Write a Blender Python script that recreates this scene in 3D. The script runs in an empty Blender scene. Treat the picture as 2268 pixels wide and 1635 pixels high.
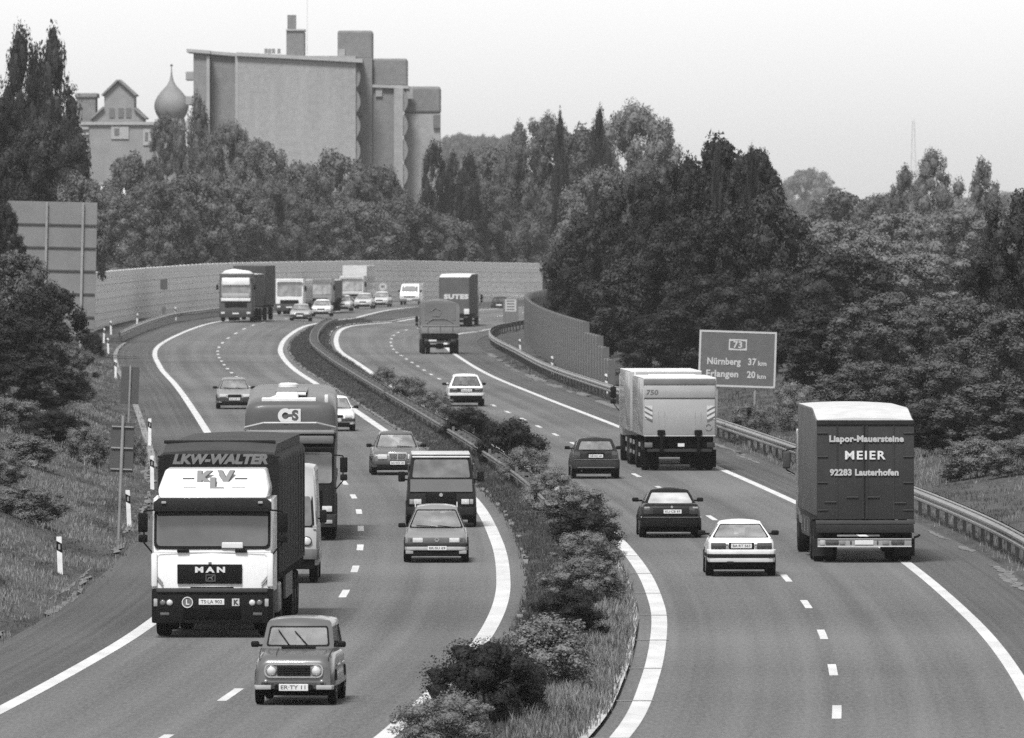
import bpy, bmesh, math, random
from mathutils import Vector, Matrix, noise as mnoise

# ---------------------------------------------------------------- basics
scene = bpy.context.scene
col = scene.collection
R = math.radians
rnd = random.Random(7)

FP = 24500.0          # focal length, in units of a 2268-wide picture
HC = 8.3              # camera height over the road (an overbridge)
VH = 502.0            # row of the horizon in that picture

def gp(u, v, z=0.0):
    """point of height z seen at column u, row v"""
    y = FP * (HC - z) / (v - VH)
    return Vector(((u - 1134) * y / FP, y, z))

def at(u, y):
    return (u - 1134) * y / FP

def zat(v, y):
    return HC - (v - VH) * y / FP

def interp(tab):
    xs = [p[0] for p in tab]; ys = [p[1] for p in tab]; n = len(xs)
    m = []
    for i in range(n):
        if i == 0: m.append((ys[1]-ys[0])/(xs[1]-xs[0]))
        elif i == n-1: m.append((ys[-1]-ys[-2])/(xs[-1]-xs[-2]))
        else: m.append((ys[i+1]-ys[i-1])/(xs[i+1]-xs[i-1]))
    def f(x):
        if x <= xs[0]: return ys[0] + m[0]*(x-xs[0])
        if x >= xs[-1]: return ys[-1] + m[-1]*(x-xs[-1])
        lo = 0
        for i in range(n-1):
            if xs[i] <= x: lo = i
        h = xs[lo+1]-xs[lo]; t = (x-xs[lo])/h
        a = 2*t**3-3*t*t+1; b = t**3-2*t*t+t; c = -2*t**3+3*t*t; d = t**3-t*t
        return a*ys[lo]+b*h*m[lo]+c*ys[lo+1]+d*h*m[lo+1]
    return f

def sstep(a, b, x):
    t = min(1, max(0, (x-a)/(b-a))); return t*t*(3-2*t)

# ---------------------------------------------------------------- tagging
def tag(o, label=None, cat=None, group=None, kind=None):
    if label: o['label'] = label
    if cat: o['category'] = cat
    if group: o['group'] = group
    if kind: o['kind'] = kind
    return o

def empty(name, loc=(0, 0, 0), rz=0.0, label=None, cat=None, group=None):
    o = bpy.data.objects.new(name, None); col.objects.link(o)
    o.empty_display_size = 0.3
    o.location = loc; o.rotation_euler = (0, 0, rz)
    return tag(o, label, cat, group)

def mesh_obj(name, me, parent=None):
    o = bpy.data.objects.new(name, me); col.objects.link(o)
    if parent: o.parent = parent
    return o

def copy_tree(o, parent=None):
    c = o.copy(); col.objects.link(c)
    if parent: c.parent = parent
    for ch in list(o.children): copy_tree(ch, c)
    return c

# ---------------------------------------------------------------- mesh builder
class MB:
    def __init__(self): self.v = []; self.f = []; self.x = Matrix.Identity(4)
    def add(self, vs, fs):
        n = len(self.v)
        self.v += [self.x @ Vector(p) for p in vs]
        self.f += [tuple(i+n for i in f) for f in fs]
        return self
    def box(self, c, s, bev=0.0, seg=2, taper=None):
        """box centred at c with sizes s; taper = (sx, sy) of the top relative to the bottom"""
        bm = bmesh.new(); bmesh.ops.create_cube(bm, size=1)
        for w in bm.verts:
            k = (1, 1)
            if taper and w.co.z > 0: k = taper
            w.co = Vector((w.co.x*s[0]*k[0], w.co.y*s[1]*k[1], w.co.z*s[2]))
        if bev > 0:
            bmesh.ops.bevel(bm, geom=list(bm.edges), offset=bev, segments=seg, profile=0.5, affect='EDGES')
        return self.bm(bm, c)
    def bm(self, bm, c=(0, 0, 0)):
        bm.verts.index_update(); c = Vector(c)
        self.add([w.co + c for w in bm.verts], [tuple(w.index for w in f.verts) for f in bm.faces])
        bm.free(); return self
    def prism(self, poly, a, b, axis='x', bev=0.0):
        """poly in the two other axes (for x: y,z), extruded from a to b"""
        n = len(poly)
        def P(p, t):
            return {'x': (t, p[0], p[1]), 'y': (p[0], t, p[1]), 'z': (p[0], p[1], t)}[axis]
        vs = [P(p, a) for p in poly] + [P(p, b) for p in poly]
        fs = [tuple(range(n))[::-1], tuple(range(n, 2*n))] + [(i, (i+1) % n, n+(i+1) % n, n+i) for i in range(n)]
        if bev:
            bm = bmesh.new(); w = [bm.verts.new(p) for p in vs]
            for f in fs: bm.faces.new([w[i] for i in f])
            bmesh.ops.recalc_face_normals(bm, faces=bm.faces)
            bmesh.ops.bevel(bm, geom=list(bm.edges), offset=bev, segments=2, profile=0.5, affect='EDGES')
            return self.bm(bm)
        return self.add(vs, fs)
    def cyl(self, p0, p1, r0, r1=None, n=12, cap=True):
        if r1 is None: r1 = r0
        p0 = Vector(p0); p1 = Vector(p1); d = (p1-p0).normalized()
        a = d.orthogonal().normalized(); b = d.cross(a)
        vs = []
        for p, r in ((p0, r0), (p1, r1)):
            for i in range(n):
                t = 2*math.pi*i/n; vs.append(p + (a*math.cos(t)+b*math.sin(t))*r)
        fs = [(i, (i+1) % n, n+(i+1) % n, n+i) for i in range(n)]
        if cap: fs += [tuple(range(n))[::-1], tuple(range(n, 2*n))]
        return self.add(vs, fs)
    def tube(self, pts, rs, n=8):
        if not isinstance(rs, (list, tuple)): rs = [rs]*len(pts)
        for i in range(len(pts)-1): self.cyl(pts[i], pts[i+1], rs[i], rs[i+1], n)
        return self
    def loft(self, rings, cap=True, closed=True):
        n = len(rings[0]); vs = [p for r in rings for p in r]; fs = []
        for k in range(len(rings)-1):
            for i in range(n if closed else n-1):
                j = (i+1) % n
                fs.append((k*n+i, k*n+j, (k+1)*n+j, (k+1)*n+i))
        if cap: fs += [tuple(range(n))[::-1], tuple(range((len(rings)-1)*n, len(rings)*n))]
        return self.add(vs, fs)
    def lathe(self, prof, c=(0, 0, 0), axis='z', n=24):
        """prof = [(r, t)] along the axis"""
        c = Vector(c); rings = []
        open_ = prof[0][0] > 0
        if open_: prof = list(prof)+[prof[0]]
        for r, t in prof:
            ring = []
            for i in range(n):
                a = 2*math.pi*i/n; q = (r*math.cos(a), r*math.sin(a))
                ring.append(c + Vector({'z': (q[0], q[1], t), 'x': (t, q[0], q[1]), 'y': (q[0], t, q[1])}[axis]))
            rings.append(ring)
        return self.loft(rings, cap=not open_)
    def build(self, name, mat, parent=None, smooth=None):
        me = bpy.data.meshes.new(name)
        me.from_pydata([tuple(p) for p in self.v], [], self.f)
        bm = bmesh.new(); bm.from_mesh(me)
        bmesh.ops.recalc_face_normals(bm, faces=bm.faces); bm.to_mesh(me); bm.free()
        me.materials.append(mat)
        if smooth:
            me.polygons.foreach_set('use_smooth', [True]*len(me.polygons))
            me.set_sharp_from_angle(angle=R(smooth))
        return mesh_obj(name, me, parent)

def rrect(hw, z0, z1, rt, rb, n=4):
    """rounded rectangle outline in (x, z): half width hw, corner radii at the top and the bottom"""
    pts = []
    for cx, cz, r, a0 in ((hw-rt, z1-rt, rt, 0), (-hw+rt, z1-rt, rt, 90), (-hw+rb, z0+rb, rb, 180), (hw-rb, z0+rb, rb, 270)):
        for i in range(n+1):
            a = R(a0+90*i/n); pts.append((cx+r*math.cos(a), cz+r*math.sin(a)))
    return pts

def text_obj(name, s, size, mat, parent, M, bold=0.0, shear=0.0, depth=0.004, width=None, align='CENTER', space=1.0):
    """lettering as a mesh lying in the local xz plane of M (facing -y)"""
    cu = bpy.data.curves.new(name, 'FONT'); cu.body = s; cu.size = size; cu.align_x = align; cu.align_y = 'CENTER'
    cu.offset = bold; cu.shear = shear; cu.extrude = depth; cu.space_character = space; cu.resolution_u = 3
    ob = bpy.data.objects.new('t', cu); col.objects.link(ob)
    bpy.context.view_layer.update()
    me = bpy.data.meshes.new_from_object(ob.evaluated_get(bpy.context.evaluated_depsgraph_get()))
    bpy.data.objects.remove(ob)
    me.name = name
    xs = [w.co.x for w in me.vertices]
    k = 1.0
    if width and xs: k = width/max(1e-6, max(xs)-min(xs))
    me.transform(Matrix.Diagonal((k, 1, 1, 1)))
    me.transform(M @ Matrix.Rotation(R(90), 4, 'X'))
    me.materials.clear(); me.materials.append(mat)
    return mesh_obj(name, me, parent)

T = Matrix.Translation
def face_back(p):      # lettering that faces +y
    return T(p) @ Matrix.Rotation(math.pi, 4, 'Z')

# ---------------------------------------------------------------- materials (a black and white photograph: every colour is a grey)
MATS = {}
def mat(name, v, rough=0.6, spec=0.5, metal=0.0, var=0.12, scale=3.0, coat=0.0, bump=0.0, bscale=30.0, detail=4.0, obj=True, stretch=None, rvar=0.0, grain=0.0, gscale=3.0):
    if name in MATS: return MATS[name]
    m = bpy.data.materials.new(name); m.use_nodes = True; nt = m.node_tree; N = nt.nodes; L = nt.links
    p = N['Principled BSDF']
    p.inputs['Roughness'].default_value = rough; p.inputs['Metallic'].default_value = metal
    p.inputs['Specular IOR Level'].default_value = spec; p.inputs['Coat Weight'].default_value = coat
    p.inputs['Coat Roughness'].default_value = 0.08
    tc = N.new('ShaderNodeTexCoord'); mp = N.new('ShaderNodeMapping')
    L.new(tc.outputs['Object'], mp.inputs['Vector'])
    if stretch: mp.inputs['Scale'].default_value = stretch
    nz = N.new('ShaderNodeTexNoise'); nz.inputs['Scale'].default_value = scale; nz.inputs['Detail'].default_value = detail
    L.new(mp.outputs['Vector'], nz.inputs['Vector'])
    mr = N.new('ShaderNodeMapRange'); mr.inputs[1].default_value = 0.3; mr.inputs[2].default_value = 0.7
    mr.inputs[3].default_value = v*(1-var); mr.inputs[4].default_value = v*(1+var)
    src = nz.outputs['Fac']
    if grain:
        ng = N.new('ShaderNodeTexNoise'); ng.inputs['Scale'].default_value = gscale; ng.inputs['Detail'].default_value = 2; L.new(tc.outputs['Object'], ng.inputs['Vector'])
        k1 = N.new('ShaderNodeMath'); k1.operation = 'MULTIPLY_ADD'; L.new(ng.outputs['Fac'], k1.inputs[0]); k1.inputs[1].default_value = grain; k1.inputs[2].default_value = -grain/2
        k2 = N.new('ShaderNodeMath'); L.new(src, k2.inputs[0]); L.new(k1.outputs[0], k2.inputs[1]); src = k2.outputs[0]; mr.clamp = False
    L.new(src, mr.inputs[0])
    cb = N.new('ShaderNodeCombineColor')
    for i in range(3): L.new(mr.outputs[0], cb.inputs[i])
    L.new(cb.outputs[0], p.inputs['Base Color'])
    if rvar:
        m2 = N.new('ShaderNodeMapRange'); m2.inputs[3].default_value = max(0.02, rough-rvar); m2.inputs[4].default_value = min(1, rough+rvar)
        L.new(nz.outputs['Fac'], m2.inputs[0]); L.new(m2.outputs[0], p.inputs['Roughness'])
    if bump:
        n2 = N.new('ShaderNodeTexNoise'); n2.inputs['Scale'].default_value = bscale; n2.inputs['Detail'].default_value = 3
        L.new(mp.outputs['Vector'], n2.inputs['Vector'])
        bp = N.new('ShaderNodeBump'); bp.inputs['Strength'].default_value = bump; bp.inputs['Distance'].default_value = 0.02
        L.new(n2.outputs['Fac'], bp.inputs['Height']); L.new(bp.outputs[0], p.inputs['Normal'])
    MATS[name] = m; return m

def paint(v):   return mat('paint_%03d' % round(v*1000), v, rough=0.32, spec=0.10 if v < .08 else .4, coat=0.05 if v < .08 else .45, var=0.06, scale=1.3, rvar=0.06)
def plain(v, rough=0.6): return mat('plain_%03d_%02d' % (round(v*1000), round(rough*100)), v, rough=rough, spec=.07 if v < .08 else .35, var=0.1, scale=2.5)
def tarp(v):    return mat('tarp_%03d' % round(v*1000), v, rough=0.65, spec=.10, var=0.16, scale=0.9, bump=0.25, bscale=1.6)

black = mat('black_plastic', 0.006, rough=0.6, spec=.08, var=0.2)
under = mat('underbody_black', 0.004, rough=0.9, spec=.05, var=0.3)
rubber = mat('tyre_rubber', 0.008, rough=0.9, spec=.1, var=0.3, scale=8)
steel = mat('galvanised_steel', 0.24, rough=0.45, metal=0.35, var=0.2, scale=1.5)
steel_d = mat('weathered_steel', 0.10, rough=0.6, metal=0.2, var=0.25, scale=1.5)
chrome = mat('chrome', 0.55, rough=0.18, metal=0.8, var=0.05)
lamp = mat('lamp_lens', 0.45, rough=0.12, spec=0.8, var=0.12, scale=14)
lamp_d = mat('tail_lamp_lens', 0.035, rough=0.15, spec=0.7, var=0.2, scale=9)
lamp_m = mat('indicator_lens', 0.25, rough=0.15, spec=0.7, var=0.1, scale=9)
plate_w = mat('number_plate_white', 0.5, rough=0.4, var=0.05)
ink = mat('dark_lettering', 0.03, rough=0.5, var=0.1)
white_l = mat('white_lettering', 0.50, rough=0.5, var=0.06)

def glass_mat(name, v, refl=0.5, var=0.45, scale=2.2):
    """window pane: the pale, patchy look of a lit interior behind reflecting glass"""
    return mat(name, v, rough=0.07, spec=0.5+refl, var=var, scale=scale, coat=0.5, detail=2.0)
g_front = glass_mat('windscreen_glass', 0.16)
g_light = glass_mat('pale_windscreen_glass', 0.10, var=0.35)
g_rear = glass_mat('rear_window_glass', 0.26, var=0.25, scale=1.2)
g_dark = glass_mat('dark_window_glass', 0.04)

def see_through(name, v, clear=.62):
    """car window: half see-through, with the pale veil of dust and reflections"""
    m = mat(name, v, rough=0.06, spec=.9, var=.35, scale=1.6, coat=.3, detail=2.0)
    nt = m.node_tree; p = nt.nodes['Principled BSDF']; out = nt.nodes['Material Output']
    tr = nt.nodes.new('ShaderNodeBsdfTransparent'); tr.inputs['Color'].default_value = (.85, .85, .85, 1)
    mx = nt.nodes.new('ShaderNodeMixShader'); mx.inputs[0].default_value = clear
    nt.links.new(p.outputs[0], mx.inputs[1]); nt.links.new(tr.outputs[0], mx.inputs[2]); nt.links.new(mx.outputs[0], out.inputs[0])
    return m
v_front = see_through('car_windscreen', .40, .58)
v_rear = see_through('car_rear_window', .32, .55)
v_side = see_through('car_side_window', .10, .60)
seat_m = plain(.05, .9); cabin_m = plain(.10, .9)
HAZE, SKY, SUN, EXPO = 0.00006, 0.115, 3.0, 0.92
# ---------------------------------------------------------------- road layout: x of each line as a function of the distance y
LR = interp([(110,-6.6),(150,-3.7),(179.5,-2.08),(215.6,-.78),(237,-.33),(258,-.2),(291,-.4),(337,-1.2),(395,-3.1),(449,-5.15),(504.6,-7.29),(584,-10.35),(640,-12.55),(694,-14.3),(740,-15.5),(773,-16.05),(800,-16.2),(847,-15.9),(881,-15.1),(919,-13.9),(968,-11.6),(1000,-9.5),(1041,-6),(1100,1),(1150,10)])
LW = interp([(110,7.1),(450,7.25),(560,7.4),(660,7.8),(715,8.2),(760,8.4),(806,8.0),(863,7.5),(950,7.5),(1150,7.8)])
RL = interp([(110,-3.2),(150,.05),(182,1.86),(203.8,2.55),(226.5,3.01),(242.7,3.18),(268,3.13),(300,2.68),(334,1.9),(381,.45),(459,-2.2),(538,-5.0),(610,-7.4),(671,-9.35),(731,-11.3),(780,-12.4),(820,-12.9),(845,-12.9),(868,-12.4),(893,-11.2),(917,-9.6),(945,-7),(980,-3),(1050,7),(1150,25)])
RR = interp([(110,4.6),(150,7.5),(180,8.7),(208,9.4),(234,9.72),(273.7,9.73),(300,9.35),(334,8.5),(381.5,7.05),(459,4.42),(538,1.5),(620,-1.3),(713.5,-3.6),(760,-4.5),(800,-4.75),(830,-4.45),(855,-3.6),(888,-1.3),(930,3.2),(980,10),(1050,22),(1150,42)])
LL = lambda y: LR(y) - LW(y)
YF = 1100.0
def cl(y): return min(y, YF)
PL = lambda y: LL(cl(y)) - 2.4            # paved edges
MLE = lambda y: LR(cl(y)) + 0.55
MRE = lambda y: RL(cl(y)) - 0.50
PR = lambda y: RR(cl(y)) + 2.25
RAIL = lambda y: LR(y) + 0.52*(RL(y)-LR(y))

def gz(x, y):
    """the far end of the road banks up to the outside of the curve and climbs a little"""
    bank = 0.05*min(17, max(0, -(x+2)))*sstep(730, 870, y)
    rise = 0.95*sstep(850, 1000, y)
    return max(bank, rise)

def height(x, y):
    z = gz(x, y)
    a, b, c, d = PL(y), MLE(y), MRE(y), PR(y)
    if x < a:
        t = a-x
        k = 1-0.85*sstep(700, 790, y)
        z += k*(0.36*max(0, min(t, 12)-0.7) + 0.05*max(0, t-12)) + 0.04
        z = min(z, 5.5)
    elif b < x < c:
        t = min(x-b, c-x); z += 0.02 + 0.14*sstep(0, 1.2, t)
    elif x > d:
        t = x-d
        z += 0.03 + 0.1*max(0, min(t, 3)-0.4) + 0.16*max(0, min(t, 14)-3) + 0.01*max(0, t-14)
    return z

def strip(mb, fa, fb, y0, y1, lift, step=4.0, nx=1):
    ys = [y0]
    while ys[-1] < y1-0.01: ys.append(min(y1, ys[-1]+step))
    n = nx+1; vs = []; fs = []
    for y in ys:
        a, b = fa(y), fb(y)
        for i in range(n):
            x = a+(b-a)*i/nx; vs.append((x, y, gz(x, y)+lift))
    for k in range(len(ys)-1):
        for i in range(nx):
            fs.append((k*n+i, k*n+i+1, (k+1)*n+i+1, (k+1)*n+i))
    mb.add(vs, fs)

# ground materials
def ground_mat():
    m = bpy.data.materials.new('verge_soil_and_grass'); m.use_nodes = True; nt = m.node_tree; N = nt.nodes; L = nt.links
    p = N['Principled BSDF']; p.inputs['Roughness'].default_value = 0.95; p.inputs['Specular IOR Level'].default_value = 0.15
    tc = N.new('ShaderNodeTexCoord')
    mp = N.new('ShaderNodeMapping'); mp.inputs['Scale'].default_value = (1, 0.35, 1); L.new(tc.outputs['Object'], mp.inputs['Vector'])
    a = N.new('ShaderNodeTexNoise'); a.inputs['Scale'].default_value = 0.55; a.inputs['Detail'].default_value = 6; L.new(mp.outputs[0], a.inputs['Vector'])
    b = N.new('ShaderNodeTexNoise'); b.inputs['Scale'].default_value = 7; b.inputs['Detail'].default_value = 5; L.new(mp.outputs[0], b.inputs['Vector'])
    mx = N.new('ShaderNodeMath'); mx.operation = 'ADD'; L.new(a.outputs['Fac'], mx.inputs[0]); L.new(b.outputs['Fac'], mx.inputs[1])
    mr = N.new('ShaderNodeMapRange'); mr.inputs[1].default_value = 0.65; mr.inputs[2].default_value = 1.4; mr.inputs[3].default_value = 0.022; mr.inputs[4].default_value = 0.10
    L.new(mx.outputs[0], mr.inputs[0])
    cb = N.new('ShaderNodeCombineColor')
    for i in range(3): L.new(mr.outputs[0], cb.inputs[i])
    L.new(cb.outputs[0], p.inputs['Base Color'])
    bp = N.new('ShaderNodeBump'); bp.inputs['Strength'].default_value = 0.8; bp.inputs['Distance'].default_value = 0.15
    L.new(b.outputs['Fac'], bp.inputs['Height']); L.new(bp.outputs[0], p.inputs['Normal'])
    return m

def asphalt_mat(name, v):
    """asphalt: aggregate grain, blotches, worn lengthwise streaks, patched bands across"""
    m = bpy.data.materials.new(name); m.use_nodes = True; nt = m.node_tree; N = nt.nodes; L = nt.links
    p = N['Principled BSDF']; p.inputs['Roughness'].default_value = 0.8; p.inputs['Specular IOR Level'].default_value = 0.25
    tc = N.new('ShaderNodeTexCoord')
    uv = N.new('ShaderNodeUVMap'); uv.uv_map = 'lane'
    def nz(scale, st, src, det=4):
        mp = N.new('ShaderNodeMapping'); mp.inputs['Scale'].default_value = st; L.new(src, mp.inputs['Vector'])
        n = N.new('ShaderNodeTexNoise'); n.inputs['Scale'].default_value = scale; n.inputs['Detail'].default_value = det
        L.new(mp.outputs[0], n.inputs['Vector']); return n.outputs['Fac']
    terms = [(nz(14, (1, 0.12, 1), tc.outputs['Object'], 3), 1.1), (nz(0.25, (1, 0.10, 1), tc.outputs['Object'], 4), 0.55),
             (nz(1.6, (1, 0.004, 1), uv.outputs['UV'], 3), 1.3), (nz(0.035, (0.4, 1, 1), tc.outputs['Object'], 6), 1.2)]
    s = None
    for o, w in terms:
        k = N.new('ShaderNodeMath'); k.operation = 'MULTIPLY_ADD'; L.new(o, k.inputs[0]); k.inputs[1].default_value = w
        if s is None: k.inputs[2].default_value = 0
        else: L.new(s, k.inputs[2])
        s = k.outputs[0]
    mr = N.new('ShaderNodeMapRange'); mr.inputs[1].default_value = 1.70; mr.inputs[2].default_value = 2.44; mr.inputs[3].default_value = v*0.68; mr.inputs[4].default_value = v*1.34
    L.new(s, mr.inputs[0])
    cb = N.new('ShaderNodeCombineColor')
    for i in range(3): L.new(mr.outputs[0], cb.inputs[i])
    L.new(cb.outputs[0], p.inputs['Base Color'])
    return m

asph = asphalt_mat('asphalt', 0.096)
asph_d = asphalt_mat('shoulder_asphalt', 0.062)
paint_w = mat('road_paint', 0.47, rough=0.6, var=0.14, scale=1.2, stretch=(1, 0.3, 1), grain=.5, gscale=5)
concrete = mat('kerb_concrete', 0.33, rough=0.85, var=0.25, scale=1.5)
gravel = mat('gravel', 0.115, rough=0.95, var=0.45, scale=2.0, grain=.8, gscale=6)
soil = ground_mat()

# one ground sheet out to the horizon; rows follow the road
ys = []
y = 110.0
while y < 1150: ys.append(y); y += 5
ys += [1180, 1230, 1300, 1400, 1500, 1700, 2000, 2400, 3000, 4000, 6000, 9000]
mb = MB(); rows = []
lo = [-4000, -900, -300, -120, -60, -35, -22, -15, -11, -8, -5.5, -3.5, -2, -1.0, -0.4, 0]
hi = [0, .4, 1.0, 2, 3.2, 4.5, 6.5, 9, 12, 16, 24, 40, 70, 130, 300, 900, 4000]
for y in ys:
    a, b, c, d = PL(y), MLE(y), MRE(y), PR(y)
    xs = [a+t for t in lo] + [a+(b-a)*k/4 for k in (1, 2, 3)] + [b+(c-b)*k/8 for k in range(9)] + [c+(d-c)*k/4 for k in (1, 2, 3)] + [d+t for t in hi]
    row = []
    for i, x in enumerate(xs):
        z = height(x, y)
        if 15 <= i <= 19 or 27 <= i <= 31: z = gz(x, y) - 0.03
        elif x < a-0.7 or x > d+0.7: z += 0.12*(mnoise.noise(Vector((x*.35, y*.12, 0))))
        row.append((x, y, z))
    rows.append(row)
n = len(rows[0]); vs = [p for r in rows for p in r]; fs = []
for k in range(len(rows)-1):
    for i in range(n-1): fs.append((k*n+i, k*n+i+1, (k+1)*n+i+1, (k+1)*n+i))
mb.add(vs, fs)
tag(mb.build('ground', soil, smooth=60), kind='structure')

def road(name, fa, fb, m, lift, nx):
    mb = MB(); strip(mb, fa, fb, 112, 1148, lift, 4, nx)
    o = mb.build(name, m)
    uv = o.data.uv_layers.new(name='lane')
    ny = len(o.data.vertices)//(nx+1)
    for lp in o.data.loops:
        i = lp.vertex_index % (nx+1); k = lp.vertex_index // (nx+1)
        uv.data[lp.index].uv = (i*7.2/nx, k*4.0)
    return tag(o, kind='structure')
road('northbound_carriageway', lambda y: LL(y)-.15, MLE, asph, 0.0, 8)
road('southbound_carriageway', lambda y: RL(y)-.42, lambda y: RR(y)+.15, asph, 0.0, 8)
road('outer_shoulder', PL, lambda y: LL(y)-.15, asph_d, 0.0, 3)
road('lay_by_shoulder', lambda y: RR(y)+.15, PR, asph_d, 0.0, 3)

# painted lines
def line(name, f, w, y0, y1):
    mb = MB(); strip(mb, lambda y: f(y)-w/2, lambda y: f(y)+w/2, y0, y1, 0.005, 1.0)
    tag(mb.build(name, paint_w), kind='structure')
line('edge_line', LL, .30, 114, 1146); line('edge_line', LR, .33, 114, 1146)
line('edge_line', RL, .33, 114, 1146); line('edge_line', RR, .26, 114, 1146)
def dashes(f, w, y0):
    mb = MB(); y = y0
    while y < 1120:
        strip(mb, lambda q: f(q)-w/2, lambda q: f(q)+w/2, y-2.6, y+2.6, 0.005, 1.3); y += 18
    tag(mb.build('dashed_lane_line', paint_w), kind='structure')
dashes(lambda y: (LL(y)+LR(y))/2, .17, 250-18*6)
dashes(lambda y: (RL(y)+RR(y))/2, .16, 261-18*7)

# joints across the concrete gutter, kerbs
mb = MB(); strip(mb, lambda y: RL(y)-.70, lambda y: RL(y)-.46, 114, 1000, 0.05, 3)
tag(mb.build('median_kerb', concrete), kind='structure')
mb = MB(); y = 165.0
while y < 420:
    x = RL(y); mb.box((x-.12, y, 0.008), (.66, 0.28, 0.003)); y += 14.2
tag(mb.build('gutter_joints', mat('joint_tar', 0.14)), kind='structure')
mb = MB(); r2 = random.Random(5); y = 130
while y < 900:
    x = MLE(y)+r2.uniform(-.02, .10)
    if y > 420 or r2.random() < 0.3:
        L_ = r2.uniform(.5, 2.6)
        mb.box((x, y, gz(x, y)+.03), (r2.uniform(.08, .16), L_, .06), 0.01, 1)
    y += r2.uniform(1.2, 2.6)
tag(mb.build('median_edge_stones', mat('edge_stone', .13, rough=.9, var=.3)), kind='structure')
# gravel run-off beside the shoulders
def gravel_patch(name, f0, y0, y1, wmin, wmax, seed, dens):
    r3 = random.Random(seed); mb = MB(); y = y0
    while y < y1:
        L_ = r3.uniform(4, 14)
        if r3.random() < dens:
            w = r3.uniform(wmin, wmax); lift = .004+.0012*r3.randint(0, 9); o = r3.uniform(-.2, .15); k = int(L_*2.5); A = []; B = []
            for i in range(k+1):
                t = i/k; py = y+L_*t; q = (4*t*(1-t))**.5*w*.5
                c_ = f0(py)+o+.15*mnoise.noise(Vector((py*.5, seed, 0)))
                A.append((c_-q*(1+.5*mnoise.noise(Vector((py*1.7, 3, seed))))-.01, py)); B.append((c_+q*(1+.5*mnoise.noise(Vector((py*1.9, 8, seed))))+.01, py))
            vs = [(px, py, max(height(px, py), gz(px, py))+lift) for px, py in A+B]
            mb.add(vs, [(i, i+1, k+2+i, k+1+i) for i in range(k)])
        y += L_*r3.uniform(.45, .95)
    tag(mb.build(name, gravel), kind='structure')
gravel_patch('gravel_margin', lambda y: PR(y)-.25, 230, 470, .10, .26, 3, .7)
gravel_patch('gravel_margin', lambda y: PR(y)-.1, 480, 720, .2, .55, 8, .6)
gravel_patch('gravel_margin', lambda y: PL(y)-.35, 245, 420, .1, .28, 4, .6)
gravel_patch('gravel_margin', lambda y: PL(y)-.1, 200, 250, .08, .2, 9, .5)
mb = MB(); strip(mb, lambda y: PL(y)-.28, lambda y: PL(y)-.02, 380, 770, 0.06, 3)
tag(mb.build('verge_edging', mat('edging_concrete', .17, rough=.9, var=.4, scale=1.0)), kind='structure')

# ---------------------------------------------------------------- grass (nobody could count it)
def grass(name, spots, m, seed):
    """spots: (x, y, blade height, spread)"""
    r4 = random.Random(seed); mb = MB(); vs = []; fs = []
    for x, y, h, sp in spots:
        z = height(x, y)-.02
        for b in range(9):
            a = r4.uniform(0, 6.28); px = x+r4.uniform(-sp, sp); py = y+r4.uniform(-sp, sp)
            hh = h*r4.uniform(.5, 1.25); w = .005+.010*h*r4.random()+.00002*y
            lx, ly = r4.uniform(-.4, .4)*hh, r4.uniform(-.4, .4)*hh
            ca, sa = math.cos(a)*w, math.sin(a)*w
            n = len(vs)
            vs += [(px-ca, py-sa, z), (px+ca, py+sa, z), (px+lx*.45+ca*.7, py+ly*.45+sa*.7, z+hh*.6), (px+lx*.45-ca*.7, py+ly*.45-sa*.7, z+hh*.6), (px+lx, py+ly, z+hh)]
            fs += [(n, n+1, n+2, n+3), (n+3, n+2, n+4)]
    mb.v = vs; mb.f = fs
    me = bpy.data.meshes.new(name); me.from_pydata(vs, [], fs); me.materials.append(m)
    return tag(mesh_obj(name, me), kind='stuff')
def leafy(name, v, var=0.45, scale=0.8, trans=0.12, fine=11.0):
    """leaves: broad patches of lighter and darker growth, and leaf to leaf variety"""
    m = bpy.data.materials.new(name); m.use_nodes = True; nt = m.node_tree; N = nt.nodes; L = nt.links
    p = N['Principled BSDF']; p.inputs['Roughness'].default_value = .6; p.inputs['Specular IOR Level'].default_value = .2
    tc = N.new('ShaderNodeTexCoord'); s = None
    for sc_, w in ((scale, .55), (fine, .75)):
        n = N.new('ShaderNodeTexNoise'); n.inputs['Scale'].default_value = sc_; n.inputs['Detail'].default_value = 3; L.new(tc.outputs['Object'], n.inputs['Vector'])
        k = N.new('ShaderNodeMath'); k.operation = 'MULTIPLY_ADD'; L.new(n.outputs['Fac'], k.inputs[0]); k.inputs[1].default_value = w
        if s is None: k.inputs[2].default_value = 0
        else: L.new(s, k.inputs[2])
        s = k.outputs[0]
    mr = N.new('ShaderNodeMapRange'); mr.inputs[1].default_value = .44; mr.inputs[2].default_value = .86; mr.inputs[3].default_value = v*(1-var); mr.inputs[4].default_value = v*(1+var)
    L.new(s, mr.inputs[0]); cb = N.new('ShaderNodeCombineColor')
    for i in range(3): L.new(mr.outputs[0], cb.inputs[i])
    L.new(cb.outputs[0], p.inputs['Base Color'])
    tr = N.new('ShaderNodeBsdfTranslucent'); mx = N.new('ShaderNodeMixShader'); mx.inputs[0].default_value = trans
    L.new(cb.outputs[0], tr.inputs['Color']); L.new(p.outputs[0], mx.inputs[1]); L.new(tr.outputs[0], mx.inputs[2]); L.new(mx.outputs[0], N['Material Output'].inputs[0])
    return m
g_grass = leafy('grass_blades', 0.052, .5, .6); g_pale = leafy('dry_grass_blades', 0.165, .5, .5)
r5 = random.Random(11); sp = []; spd = []
y = 150.0
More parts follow.
